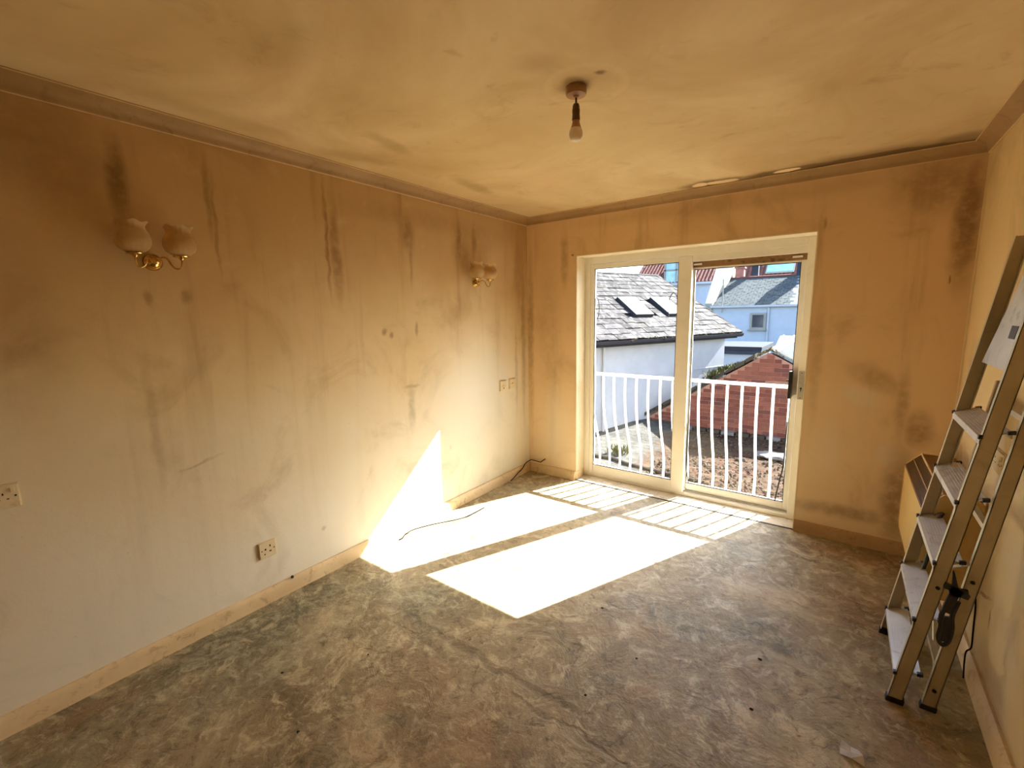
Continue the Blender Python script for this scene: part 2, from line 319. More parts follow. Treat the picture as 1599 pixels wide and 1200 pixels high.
# ------------------------------------------------------------------ geometry helpers
def link(o, parent=None):
    C.objects.link(o)
    if parent is not None:
        o.parent = parent
        if parent.type == 'EMPTY': o.matrix_parent_inverse = Matrix.Translation(-V(parent.location))
    return o
def mk(name, bm, mat, parent=None, smooth=False, **props):
    me = bpy.data.meshes.new(name)
    bmesh.ops.recalc_face_normals(bm, faces=bm.faces[:]) if smooth != 'keep' else None
    bm.to_mesh(me); bm.free()
    if smooth:
        for p in me.polygons: p.use_smooth = True
        try: me.set_sharp_from_angle(angle=math.radians(40))
        except Exception: pass
    me.materials.append(mat)
    o = bpy.data.objects.new(name, me); link(o, parent)
    for k_, v_ in props.items(): o[k_] = v_
    return o
def B(): return bmesh.new()
def hexa(bm, p):
    """p: 8 points, 0-3 bottom ccw, 4-7 top"""
    v = [bm.verts.new(q) for q in p]
    for f in ((3, 2, 1, 0), (4, 5, 6, 7), (0, 1, 5, 4), (1, 2, 6, 5), (2, 3, 7, 6), (3, 0, 4, 7)): bm.faces.new([v[i] for i in f])
    return v
def box(bm, a, b, bev=0.0):
    x0, y0, z0 = a; x1, y1, z1 = b
    v = hexa(bm, [(x0, y0, z0), (x1, y0, z0), (x1, y1, z0), (x0, y1, z0), (x0, y0, z1), (x1, y0, z1), (x1, y1, z1), (x0, y1, z1)])
    if bev > 0:
        es = {e for q in v for e in q.link_edges}
        bmesh.ops.bevel(bm, geom=list(es), offset=bev, segments=2, affect='EDGES', profile=0.6)
def frame_box(bm, o, ax, ay, az, bev=0.0):
    """box at corner o spanned by vectors ax, ay, az"""
    o, ax, ay, az = V(o), V(ax), V(ay), V(az)
    v = hexa(bm, [o, o+ax, o+ax+ay, o+ay, o+az, o+ax+az, o+ax+ay+az, o+ay+az])
    if bev > 0:
        es = {e for q in v for e in q.link_edges}
        bmesh.ops.bevel(bm, geom=list(es), offset=bev, segments=2, affect='EDGES', profile=0.6)
def prism(bm, prof, dirv, closed=True):
    """extrude a closed profile (list of points) along dirv"""
    a = [bm.verts.new(V(p)) for p in prof]; d = V(dirv); b = [bm.verts.new(V(p)+d) for p in prof]
    n = len(prof)
    for i in range(n): bm.faces.new([a[i], a[(i+1) % n], b[(i+1) % n], b[i]])
    bm.faces.new(a[::-1]); bm.faces.new(b)
def tube(bm, pts, r, seg=8, radii=None):
    pts = [V(p) for p in pts]; rings = []
    up = V((0, 0, 1)); t0 = (pts[1]-pts[0]).normalized()
    if abs(t0.dot(up)) > 0.95: up = V((1, 0, 0))
    nrm = t0.cross(up).normalized()
    for i, p in enumerate(pts):
        if i == 0: t = pts[1]-p
        elif i == len(pts)-1: t = p-pts[i-1]
        else: t = (pts[i+1]-pts[i-1])
        t.normalize(); nrm = (nrm - t*nrm.dot(t)).normalized(); bn = t.cross(nrm)
        rr = radii[i] if radii else r
        rings.append([bm.verts.new(p + (nrm*math.cos(2*math.pi*j/seg)+bn*math.sin(2*math.pi*j/seg))*rr) for j in range(seg)])
    for a, b in zip(rings, rings[1:]):
        for j in range(seg): bm.faces.new([a[j], a[(j+1) % seg], b[(j+1) % seg], b[j]])
    bm.faces.new(rings[0][::-1]); bm.faces.new(rings[-1])
def curve(pts, n=6):
    """Catmull-Rom resample"""
    P = [V(p) for p in pts]; out = []
    for i in range(len(P)-1):
        p0 = P[max(i-1, 0)]; p1 = P[i]; p2 = P[i+1]; p3 = P[min(i+2, len(P)-1)]
        for j in range(n):
            t = j/n
            out.append(0.5*((2*p1)+(-p0+p2)*t+(2*p0-5*p1+4*p2-p3)*t*t+(-p0+3*p1-3*p2+p3)*t*t*t))
    out.append(P[-1]); return out
def lathe(bm, prof, c, axis='z', seg=24, ruffle=None, cap=True):
    """prof: [(r, h)], c centre"""
    c = V(c); rings = []
    for k_, (r, h) in enumerate(prof):
        ring = []
        for j in range(seg):
            a = 2*math.pi*j/seg; rr = r; hh = h
            if ruffle: rr, hh = ruffle(k_, r, h, a)
            if axis == 'z': p = V((rr*math.cos(a), rr*math.sin(a), hh))
            elif axis == 'x': p = V((hh, rr*math.cos(a), rr*math.sin(a)))
            else: p = V((rr*math.cos(a), hh, rr*math.sin(a)))
            ring.append(bm.verts.new(c+p))
        rings.append(ring)
    for a, b in zip(rings, rings[1:]):
        for j in range(seg): bm.faces.new([a[j], a[(j+1) % seg], b[(j+1) % seg], b[j]])
    if cap:
        bm.faces.new(rings[0][::-1]); bm.faces.new(rings[-1])
def thing(name, loc, label, cat, group=None, kind=None):
    o = bpy.data.objects.new(name, None); o.empty_display_size = 0.1; C.objects.link(o); o.location = loc
    if label: o['label'] = label
    if cat: o['category'] = cat
    if group: o['group'] = group
    if kind: o['kind'] = kind
    return o
def tag(o, label, cat, group=None, kind=None):
    o['label'] = label; o['category'] = cat
    if group: o['group'] = group
    if kind: o['kind'] = kind
    return o
def struct(o): o['kind'] = 'structure'; return o

# ------------------------------------------------------------------ room shell
W, H = 2.981, 2.4
DX0, DX1, DZ = 0.5185, 2.2519, 2.0283
BACK = -4.75
T = 0.32                                     # outside wall thickness
def shell(name, mat, boxes, **kw):
    bm = B()
    for a, b in boxes: box(bm, a, b)
    return struct(mk(name, bm, mat))
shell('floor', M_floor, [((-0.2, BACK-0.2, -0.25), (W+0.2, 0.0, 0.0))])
shell('ceiling', M_ceil, [((-0.2, BACK-0.2, H), (W+0.2, T, H+0.25))])
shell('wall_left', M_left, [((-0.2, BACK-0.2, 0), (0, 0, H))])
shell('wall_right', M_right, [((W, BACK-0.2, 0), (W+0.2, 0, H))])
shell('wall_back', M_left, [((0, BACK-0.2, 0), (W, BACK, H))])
bm = B()
box(bm, (-0.2, 0, -0.25), (DX0, T, H)); box(bm, (DX1, 0, -0.25), (W+0.2, T, H)); box(bm, (DX0, 0, DZ), (DX1, T, H)); box(bm, (DX0, 0, -0.9), (DX1, T, -0.012))
struct(mk('wall_far', bm, M_far))

# coving: cove profile with a bead at each edge
def cove(name, a, b, inward):
    a, b, n = V(a), V(b), V(inward); up = V((0, 0, 1)); hc, d = H-2.3392, 0.0687
    prof = [(0.0, 0.0), (0.0, -hc), (0.004, -hc), (0.008, -hc+0.004), (0.010, -hc+0.012)]
    for i in range(1, 8):
        t = i/8; ang = t*math.pi/2
        prof.append((0.010+(d-0.016)*(1-math.cos(ang))*0.9+(d-0.016)*0.1*t, -hc+0.012+(hc-0.018)*(math.sin(ang)*0.55+0.45*t)))
    prof += [(d-0.005, -0.006), (d, -0.004), (d, 0.0)]
    bm = B(); prism(bm, [a+n*x+up*z+up*0 for x, z in prof], b-a)
    root = struct(mk(name, bm, M_cove, None, True))
    b2 = B(); tube(b2, [a+n*0.004+up*(-hc+0.001), b+n*0.004+up*(-hc+0.001)], 0.0032, 6); mk('bead', b2, M_cove_edge, root, True)
    b3 = B(); tube(b3, [a+n*(d-0.001)+up*(-0.004), b+n*(d-0.001)+up*(-0.004)], 0.003, 6); mk('bead', b3, M_cove_edge, root, True)
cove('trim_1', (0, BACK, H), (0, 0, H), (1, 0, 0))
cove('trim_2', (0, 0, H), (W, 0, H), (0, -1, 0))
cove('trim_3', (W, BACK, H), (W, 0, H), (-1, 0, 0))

def skirt(name, a, b, inward, mat, h=0.0785, t=0.030):
    a, b, n = V(a), V(b), V(inward); up = V((0, 0, 1))
    prof = [(0, 0), (t, 0), (t-0.004, 0.02), (t-0.006, h-0.022), (t-0.012, h-0.010), (0.010, h), (0, h)]
    L = (b-a); N = 24; bm = B(); prev = None; nn = len(prof)
    for i in range(N+1):
        p = a+L*(i/N); w = (random.random()-0.5)*0.004
        cur = [bm.verts.new(p+n*(max(x+ (w if 0 < j < 4 else 0), 0))+up*z) for j, (x, z) in enumerate(prof)]
        if prev:
            for j in range(nn): bm.faces.new([prev[j], prev[(j+1) % nn], cur[(j+1) % nn], cur[j]])
        else: bm.faces.new(cur[::-1])
        prev = cur
    bm.faces.new(prev)
    return struct(mk(name, bm, mat, None, True))
skirt('baseboard_left', (0, BACK, 0), (0, 0, 0), (1, 0, 0), M_skirt)
skirt('baseboard_far', (0.03, 0, 0), (DX0, 0, 0), (0, -1, 0), M_skirt)
skirt('baseboard_far_right', (DX1, 0, 0), (W-0.03, 0, 0), (0, -1, 0), M_skirt_brown)
skirt('baseboard_right', (W, BACK, 0), (W, 0, 0), (-1, 0, 0), M_skirt)
skirt('baseboard_reveal', (DX0, 0.0, 0), (DX0, 0.15, 0), (1, 0, 0), M_skirt, 0.075, 0.014)

# reveal lining, threshold slab
bm = B(); box(bm, (DX0-0.001, -0.002, 0), (DX0+0.006, 0.16, DZ)); struct(mk('trim_4', bm, M_reveal))
bm = B(); box(bm, (DX0, -0.002, DZ-0.006), (DX1, 0.16, DZ+0.001)); struct(mk('trim_5', bm, M_reveal))
bm = B(); box(bm, (DX1-0.006, -0.001, 0), (DX1+0.001, 0.16, DZ)); struct(mk('trim_6', bm, M_reveal))
bm = B(); box(bm, (DX0, 0.004, -0.012), (DX1, T, 0.004), 0.002); struct(mk('trim_7', bm, M_sill))
bm = B(); box(bm, (DX0, -0.010, -0.01), (DX1, 0.004, 0.0035)); struct(mk('dark_gap_strip', bm, M_rubber))  # dark strip added to stand for the shadowed gap between sill and floor

# ------------------------------------------------------------------ sliding door
door = thing('door_1', (1.385, 0.16, 0), 'white sliding patio door with two tall glazed panels', None, None, 'structure')
YF = 0.158
bm = B()
box(bm, (DX0+.006, YF, 0.004), (DX0+0.058, YF+0.12, DZ-.006), 0.003); box(bm, (DX1-0.058, YF, 0.004), (DX1-.006, YF+0.12, DZ-.006), 0.003)
box(bm, (DX0+0.058, YF, 1.965), (DX1-0.058, YF+0.12, DZ-.006), 0.003)
box(bm, (DX0+0.058, YF+.004, 0.004), (DX1-0.058, YF+0.12, 0.028), 0.003)
mk('frame', bm, M_upvc, door)
for yy in (YF+0.052, YF+0.066, YF+0.08, YF+0.094):
    bm = B(); box(bm, (1.44, yy, 0.028), (DX1-0.058, yy+0.005, 0.040)); mk('track_rail', bm, M_steel, door)
bm = B(); box(bm, (1.44, YF+0.012, 1.917), (DX1-0.058, YF+0.05, 1.965), 0.003); mk('head_rail', bm, M_upvc, door)
bm = B(); box(bm, (1.44, YF+0.042, 1.874), (DX1-0.058, YF+0.0615, 1.919)); mk('brush_strip', bm, M_upvc_dirty, door)
bm = B(); box(bm, (1.345, YF+0.110, 1.874), (DX1-0.058, YF+0.12, 1.966)); mk('sun_stop_lip', bm, M_upvc, door)  # unseen lip added to stop sun leaking over the sliding sash
for x0 in (1.447, 2.105):
    bm = B(); box(bm, (x0, YF+0.034, 1.890), (x0+0.06, YF+0.042, 1.903), 0.002); mk('guide_block', bm, M_upvc, door)
# fixed panel (left)
def panel(name, x0, x1, z0, z1, y0, y1, gx0, gx1, gz0, gz1):
    bm = B()
    box(bm, (x0, y0, z0), (gx0, y1, z1), 0.004); box(bm, (gx1, y0, z0), (x1, y1, z1), 0.004)
    box(bm, (gx0, y0+0.001, gz1), (gx1, y1, z1), 0.004); box(bm, (gx0, y0+0.001, z0), (gx1, y1, gz0), 0.004)
    p = mk(name, bm, M_upvc, door)
    bm = B(); box(bm, (gx0-.004, (y0+y1)/2-.003, gz0-.004), (gx1+.004, (y0+y1)/2+.003, gz1+.004)); mk('glass_pane', bm, M_glass, p)
    g = 0.005; ym = y0+0.006
    bm = B(); box(bm, (gx0, ym, gz0), (gx0+g, ym+.01, gz1)); box(bm, (gx1-g, ym, gz0), (gx1, ym+.01, gz1)); box(bm, (gx0+g, ym, gz1-g), (gx1-g, ym+.01, gz1)); box(bm, (gx0+g, ym, gz0), (gx1-g, ym+.01, gz0+g))
    mk('gasket', bm, M_rubber, p)
    return p
fx = panel('fixed_panel', DX0+0.058, 1.442, 0.028, 1.962, YF+0.004, YF+0.05, 0.612, 1.340, 0.118, 1.922)
sl = panel('sliding_panel', 1.345, DX1-0.058+.02, 0.041, 1.884, YF+0.062, YF+0.108, 1.448, 2.158, 0.098, 1.862)
# loose gasket loops
def loop(pts, par, r=0.003):
    bm = B(); tube(bm, curve(pts, 8), r, 6); mk('loose_gasket', bm, M_rubber, par, True)
loop([(0.615, .195, 1.56), (0.612, .19, 1.64), (0.624, .185, 1.675), (0.643, .18, 1.65), (0.652, .178, 1.58), (0.648, .178, 1.52), (0.640, .18, 1.49)], fx)
loop([(1.268, .185, 1.49), (1.268, .182, 1.58), (1.275, .18, 1.645), (1.300, .178, 1.684), (1.325, .178, 1.668), (1.338, .185, 1.62)], fx)
loop([(1.452, .222, .62), (1.450, .215, .42), (1.452, .205, .26), (1.462, .2, .19), (1.474, .21, .105)], sl, 0.004)
loop([(2.148, .222, .72), (2.147, .215, .55), (2.146, .20, .40), (2.132, .195, .29), (2.118, .2, .19), (2.108, .21, .103)], sl, 0.005)
# handle and lock on the right stile
hd = B(); box(hd, (2.140, YF-.012, 0.905), (2.162, YF+.0615, 1.100), 0.004); hdo = mk('handle', hd, M_blackp, sl)
bm = B(); box(bm, (2.124, YF+0.045, 1.022), (2.142, YF+0.056, 1.034), .002); mk('latch_button', bm, M_blackp, sl)
bm = B(); box(bm, (2.200, YF-0.006, 0.905), (2.236, YF+0.0005, 1.108), 0.002); lk = mk('lock_plate', bm, M_steel, door)
bm = B(); lathe(bm, [(0.006, 0), (0.006, -.003)], (2.218, YF-0.006, 0.985), 'y', 12); box(bm, (2.2155, YF-.009, 0.963), (2.2205, YF-.006, .985)); mk('keyhole', bm, M_hole, lk)
for zz in (0.918, 1.094):
    bm = B(); lathe(bm, [(0.003, 0), (0.003, -.002)], (2.218, YF-0.006, zz), 'y', 8); mk('screw', bm, M_hole, lk)

# ------------------------------------------------------------------ balcony railing (bellied bars)
rail = thing('balcony_railing', (1.33, 0.6, -0.2), 'white bellied metal balcony railing outside the patio door', 'railing')
prof = [(0.580, 0.912), (0.583, 0.72), (0.600, 0.57), (0.635, 0.43), (0.685, 0.31), (0.730, 0.20), (0.760, 0.09), (0.767, 0.01), (0.755, -0.08), (0.725, -0.16), (0.68, -0.25)]
bm = B(); box(bm, (0.10, 0.562, 0.914), (2.62, 0.598, 0.940), 0.003); mk('top_rail', bm, M_white, rail)
bm = B(); box(bm, (0.10, 0.655, -0.272), (2.62, 0.70, -0.248), 0.003); mk('bottom_rail', bm, M_white, rail)
for x in (0.10, 2.605):
    bm = B(); box(bm, (x, T, 0.914), (x+0.015, 0.565, 0.940), 0.002); mk('wall_bracket', bm, M_white, rail)
    bm = B(); box(bm, (x, T, -0.272), (x+0.015, 0.66, -0.248), 0.002); mk('wall_bracket', bm, M_white, rail)
bm = B(); tube(bm, curve([(0, y, z) for y, z in prof], 3), 0.011, 8)
bar_me = bpy.data.meshes.new('baluster'); bm.to_mesh(bar_me); bm.free(); bar_me.materials.append(M_white)
for p in bar_me.polygons: p.use_smooth = True
for i in range(-3, 19):
    o = bpy.data.objects.new('baluster', bar_me); o.location = (0.516+i*0.1149, 0, 0); link(o, rail)

# ------------------------------------------------------------------ pendant lamp
pend = thing('pendant_light', (1.527, -1.875, H), 'bare opal bulb hanging from a brown ceiling rose', 'pendant light')
px, py = 1.527, -1.875
bm = B(); lathe(bm, [(0.040, 0), (0.041, -0.004), (0.040, -0.024), (0.037, -0.029), (0.012, -0.031), (0.009, -0.036), (0.004, -0.038)], (px, py, H), 'z', 32); mk('ceiling_rose', bm, M_rose, pend, True)
bm = B(); tube(bm, [(px, py, H-.03), (px, py, H-.062)], 0.0036, 8); mk('flex', bm, M_wire, pend, True)
bm = B(); lathe(bm, [(0.005, -.056), (0.011, -.060), (0.0135, -.068), (0.014, -.078), (0.0150, -.080), (0.0150, -.092), (0.0142, -.094), (0.0155, -.112), (0.0160, -.118), (0.0135, -.119)], (px, py, H), 'z', 24); mk('lamp_holder', bm, M_holder, pend, True)
bulb = B(); lathe(bulb, [(0.0200, -.147), (0.0245, -.156), (0.0265, -.166), (0.0260, -.176), (0.0225, -.187), (0.016, -.194), (0.007, -.1975), (0.001, -.198)], (px, py, H), 'z', 28); bo = mk('bulb', bulb, M_bulb, pend, True)
bm = B(); lathe(bm, [(0.013, -.117), (0.0135, -.122), (0.0165, -.135), (0.0205, -.148), (0.018, -.149)], (px, py, H), 'z', 28); mk('bulb_collar', bm, M_bulbbase, bo, True)

# ------------------------------------------------------------------ wall sconces
def build_sconce(label):
    """built with its back plate at the world origin, wall is x=0"""
    r = thing('wall_sconce', (0, 0, 0), label, 'wall light', 'twin brass wall lights')
    bm = B(); lathe(bm, [(0.036, 0.0), (0.036, 0.006), (0.033, 0.010), (0.028, 0.011), (0.026, 0.017), (0.020, 0.026), (0.011, 0.032), (0.004, 0.034)], (0, 0, 0), 'x', 32); mk('back_plate', bm, M_brass, r, True)
    for s in (-1, 1):
        pts = [(0.02, s*0.012, 0.002), (0.045, s*0.022, 0.018), (0.068, s*0.034, 0.012), (0.078, s*0.046, -0.018), (0.082, s*0.060, -0.030), (0.086, s*0.074, -0.026), (0.090, s*0.080, -0.006), (0.090, s*0.080, 0.016)]
        bm = B(); tube(bm, curve(pts, 6), 0.0036, 8); mk('arm', bm, M_brass, r, True)
        bm = B(); lathe(bm, [(0.006, 0.008), (0.009, 0.012), (0.010, 0.016), (0.028, 0.020), (0.031, 0.024), (0.029, 0.026), (0.012, 0.028), (0.012, 0.05), (0.001, 0.05)], (0.090, s*0.080, 0), 'z', 24); mk('gallery', bm, M_brass, r, True)
        prof_ = [(0.016, 0.028), (0.036, 0.031), (0.051, 0.043), (0.059, 0.060), (0.0605, 0.077), (0.056, 0.096), (0.049, 0.110), (0.044, 0.120), (0.043, 0.129), (0.047, 0.138), (0.054, 0.146)]
        def ruf(k_, rr, h, a, n=len(prof_)):
            t = max(0, (k_-6)/(4)); rib = 0.6*0.0016*math.cos(16*a)
            return rr*(1+0.05*t*math.cos(6*a)) + rib, h+0.004*t*math.cos(6*a+0.4)
        bm = B(); lathe(bm, prof_, (0.090, s*0.080, 0), 'z', 64, ruf, cap=False)
        bmesh.ops.solidify(bm, geom=bm.faces[:], thickness=0.002)
        sh = mk('glass_shade', bm, M_shade, r, True)
        bm = B(); lathe(bm, [(0.010, .05), (0.016, .062), (0.019, .075), (0.016, .088), (0.006, .098), (0.001, .1)], (0.090, s*0.080, 0), 'z', 16); mk('bulb', bm, M_bulb, sh, True)
    return r
def copy_tree(o, parent=None):
    c = o.copy(); C.objects.link(c)
    if parent is not None:
        c.parent = parent; c.matrix_parent_inverse = o.matrix_parent_inverse.copy()
    for ch in list(o.children): copy_tree(ch, c)
    return c
s1 = build_sconce('larger looking twin tulip brass wall light, the one nearer the camera above the cream socket')
s2 = copy_tree(s1); s2['label'] = 'twin tulip brass wall light near the far corner, above the two small wall plates'
s1.location = (0, -2.867, 1.786); s2.location = (0, -0.745, 1.793)

# ------------------------------------------------------------------ sockets and plates
def plate(label, wall, y0, y1, z0, z1, kind, name='wall_socket', cat='socket', group='electrical plates on the walls'):
    s = 1 if wall == 0 else -1; X = wall
    r = thing(name, (X, (y0+y1)/2, (z0+z1)/2), label, cat, group)
    def xb_(bm, ya, yb_, za, zb, xa, xb__, bev=0.0):
        a, b = sorted((X+s*xa, X+s*xb__)); box(bm, (a, ya, za), (b, yb_, zb), bev)
    bm = B(); xb_(bm, y0-.003, y1+.003, z0-.003, z1+.003, 0, 0.006, .001); mk('back_box', bm, M_plate, r)
    bm = B(); xb_(bm, y0, y1, z0, z1, 0.006, 0.0115, 0.002); f = mk('face_plate', bm, M_plate, r)
    cy, cz = (y0+y1)/2, (z0+z1)/2
    def hole(yc, zc, w, h, nm='pin_slot'):
        bm = B(); xb_(bm, yc-w/2, yc+w/2, zc-h/2, zc+h/2, 0.0105, 0.0122); mk(nm, bm, M_hole, f)
    def knob(yc, zc, w, h, nm='rocker'):
        bm = B(); xb_(bm, yc-w/2, yc+w/2, zc-h/2, zc+h/2, 0.0115, 0.0165, 0.002); mk(nm, bm, M_plate, r)
    if kind == 'round':
        hole(cy+.012, cz+.018, .006, .012); hole(cy-.013, cz+.004, .009, .009); hole(cy+.012, cz-.012, .011, .007); hole(cy-.018, cz-.022, .007, .006); hole(cy-.032, cz, .006, .006, 'screw'); hole(cy+.032, cz, .006, .006, 'screw')
    elif kind == 'double':
        for q in (-1, 1):
            yc = cy+q*0.033
            hole(yc, cz+.012, .004, .008); hole(yc-.011, cz-.008, .0065, .004); hole(yc+.011, cz-.008, .0065, .004); knob(cy+q*0.058, cz+.024, .012, .018)
        hole(cy-.064, cz, .006, .006, 'screw'); hole(cy+.064, cz, .006, .006, 'screw')
    elif kind == 'tv':
        hole(cy, cz+.004, .010, .010, 'aerial_outlet'); hole(cy-.03, cz, .005, .005, 'screw'); hole(cy+.03, cz, .005, .005, 'screw')
        bm = B(); lathe(bm, [(0.012, 0.0115), (0.012, 0.014), (0.008, 0.014)], (X, cy, cz+.004), 'x', 20, cap=False); mk('outlet_ring', bm, M_plate, r)
    elif kind == 'small':
        hole(cy-.004, cz+.008, .004, .010); hole(cy+.008, cz-.004, .007, .006); hole(cy-.016, cz-.004, .007, .006); hole(cy+.004, cz-.022, .012, .010)
    return r
plate('square cream socket with round pin holes low on the left wall', 0, -2.575, -2.488, 0.256, 0.343, 'round')
plate('cream switched socket at waist height, cut by the left edge of the photo', 0, -3.520, -3.373, 0.863, 0.949, 'double')
plate('small cream socket plate left of its twin in the far corner', 0, -0.457, -0.371, 0.863, 0.949, 'small')
plate('small cream aerial plate with a single outlet beside the corner', 0, -0.318, -0.232, 0.865, 0.951, 'tv', 'aerial_plate', 'aerial plate')
plate('double cream socket on the right wall glimpsed behind the stepladder', W, -1.075, -0.929, 0.872, 0.958, 'double')

# ------------------------------------------------------------------ heater on the right wall
ht = thing('panel_heater', (W, -0.6, 0.22), 'cream wall heater with brown slanted grille top behind the stepladder', 'heater')
y0, y1 = -0.925, -0.2; xf, xt = 2.778, 2.846; zb, zf, zt = 0.215, 0.635, 0.712
bm = B(); prism(bm, [(W-.002, y0+.012, zb+.03), (xf+0.05, y0+.012, zb), (xf+.02, y0+.012, zb+.008), (xf+.005, y0+.012, zb+0.035), (xf, y0+.012, zb+0.08), (xf, y0+.012, zf), (xf+.006, y0+.012, zf+.004), (xt-.006, y0+.012, zt-.010), (xt, y0+.012, zt-.006), (W-.002, y0+.012, zt-.006)], (0, y1-y0-.024, 0))
mk('casing', bm, M_heater, ht, True)
for yy in (y0, y1-.012):
    bm = B(); prism(bm, [(W-.002, yy, zb+.028), (xf+0.05, yy, zb-.002), (xf+.018, yy, zb+.006), (xf+.003, yy, zb+0.035), (xf-.002, yy, zb+0.08), (xf-.002, yy, zf+.002), (xt-.002, yy, zt+.002), (W-.03, yy, zt+.002), (W-.002, yy, zt-.02)], (0, .012, 0))
    mk('end_cap', bm, M_heater, ht)
bm = B(); box(bm, (xt-.001, y0+.012, zt-.007), (W-.003, y1-.012, zt)); mk('top_lid', bm, M_hbrown, ht)
sl_ = (V((xt, 0, zt))-V((xf, 0, zf))); sn = V((-sl_.z, 0, sl_.x)).normalized()
def slat(t0, t1, h, mat, nm, d=0.0):
    bm = B(); o = V((xf, y0+.014, zf))+sl_*t0+sn*d; frame_box(bm, o, sl_*(t1-t0), (0, y1-y0-.028, 0), sn*h); mk(nm, bm, mat, ht)
slat(0.06, 0.94, 0.003, M_grille, 'grille', 0.0)
slat(0.0, 0.07, 0.007, M_hbrown, 'grille_rim'); slat(0.93, 1.0, 0.007, M_skirt, 'grille_rim'); slat(0.49, 0.53, 0.0065, M_skirt_brown, 'grille_bar')
for i in range(14):
    t = 0.1+i*0.06
    if abs(t-0.51) > 0.03: slat(t, t+0.012, 0.005, M_hbrown, 'grille_slat')

# ------------------------------------------------------------------ stepladder leaning on the right wall
lad = thing('stepladder', (2.75, -1.19, 0), 'folded aluminium stepladder with worn treads leaning on the right wall', 'stepladder')
def lx(z): return 2.680+0.1422*z                 # front edge of the front frame
def stile(yo, w, z0, z1, f, depth, nm, lean=0.143, inward=1):
    """C channel: web in the x-z plane at y=yo, flanges towards inward"""
    up = V((lean, 0, 1)); bm = B()
    frame_box(bm, (f(z0), yo, z0), (depth, 0, 0), (0, inward*0.0025, 0), up*(z1-z0))
    frame_box(bm, (f(z0), yo, z0), (0.0025, 0, 0), (0, inward*0.022, 0), up*(z1-z0))
    frame_box(bm, (f(z0)+depth-.0025, yo, z0), (0.0025, 0, 0), (0, inward*0.022, 0), up*(z1-z0))
    return mk(nm, bm, M_alu, lad)
def foot(x, y, dep, inward):
    bm = B(); frame_box(bm, (x-.004, y-inward*.004, 0.0), (dep+.008, 0, 0), (0, inward*.030, 0), (0.003, 0, 0.022), .003); mk('rubber_foot', bm, M_blackp, lad)
YN, YFAR = -1.430, -0.945
stile(YN, 0, 0.012, 1.80, lx, 0.0440, 'stile', 0.1422, 1); foot(lx(0), YN, 0.0475, 1)
stile(YFAR, 0, 0.012, 1.80, lx, 0.0440, 'stile', 0.1422, -1); foot(lx(0), YFAR, 0.0475, -1)
def rx(z): return 2.784+0.124*z
stile(YN+0.028, 0, 0.012, 1.24, rx, 0.040, 'rear_leg', 0.124, 1); foot(rx(0), YN+0.028, 0.04, 1)
stile(YFAR-0.03, 0, 0.012, 1.24, rx, 0.040, 'rear_leg', 0.124, -1); foot(rx(0), YFAR-0.03, 0.04, -1)
# treads slope a little, the ladder being folded
for z in (0.125, 0.367, 0.608, 0.850, 1.092):
    x0 = lx(z)-0.004; yn, yf = YN+0.0028, YFAR-0.0028
    tilt = 0.028
    bm = B()
    frame_box(bm, (x0, yn, z), (0.075, 0, tilt), (0, yf-yn, 0), (-.0005, 0, 0.0035))
    frame_box(bm, (x0, yn, z-0.022), (0.0035, 0, 0.001), (0, yf-yn, 0), (0, 0, 0.0245))
    frame_box(bm, (x0+.072, yn, z+tilt-0.020), (0.0035, 0, 0.001), (0, yf-yn, 0), (0, 0, 0.022))
    for k_ in range(1, 9):
        frame_box(bm, (x0+0.0082*k_, yn+.002, z+.0033+tilt*0.0082*k_/.075), (0.002, 0, 0.0008), (0, yf-yn-.004, 0), (0, 0, 0.0012))
    t = mk('tread', bm, M_tread, lad)
    for yy, sgn in ((YN, -1), (YFAR, 1)):
        a = yy-(0.003 if sgn < 0 else -0.001)
        bm = B(); frame_box(bm, (x0-0.004, a, z-.004), (0.012, 0, 0.003), (0, -sgn*0.016, 0), (0, 0, 0.013), .002); mk('end_clip', bm, M_blackp, t)
        bm = B(); frame_box(bm, (x0+0.064, a, z+tilt-.008), (0.018, 0, 0.004), (0, -sgn*0.016, 0), (0, 0, 0.012), .002)
        mk('end_clip', bm, M_blackp, t)
# folded top platform
def lp(off, y, z): return V((lx(z)+off, y, z))
bm = B(); pts = [(0.018, -0.965), (0.018, -1.405)]
lo, hi = 1.312, 1.74
p = [lp(.024, -0.975, lo), lp(.024, -1.40, lo), lp(.024, -1.40, hi), lp(.024, -1.17, hi)]
off = V((0.006, 0, 0))
hexa(bm, [p[0], p[1], p[1]+off, p[0]+off, p[3], p[2], p[2]+off, p[3]+off]); pf = mk('platform', bm, M_tread, lad)
bm = B(); q0 = lp(.0225, -1.215, 1.42); frame_box(bm, q0, (0, -0.075, 0), (0.004, 0, 0), (0.0062, 0, 0.045)); mk('grip_slot', bm, M_blackp, pf)
# braces at the foot of the rear frame and cross bars
bm = B(); tube(bm, [(rx(.1)+.02, YN+.04, .1), (rx(.30)+.02, YFAR-.05, .30)], 0.006, 6); mk('brace', bm, M_alu, lad)
bm = B(); tube(bm, [(rx(.45)+.02, YN+.04, .62), (rx(.30)+.02, YFAR-.05, .40)], 0.006, 6); mk('brace', bm, M_alu, lad)
for z in (0.17, 0.75, 1.15):
    bm = B(); frame_box(bm, (rx(z)+.006, YN+.031, z), (0.02, 0, 0), (0, (YFAR-YN)-.064, 0), (0, 0, .02)); mk('cross_bar', bm, M_alu, lad)
# rivets
for (x, y, z) in ((rx(.55)+.02, YN+.027, .56), (rx(.09)+.02, YN+.027, .09), (lx(.5)+.03, YN-.001, .52)):
    bm = B(); lathe(bm, [(0.007, 0), (0.006, -.003), (0.001, -.004)], (x, y, z), 'y', 12); mk('rivet', bm, M_blackp, lad)
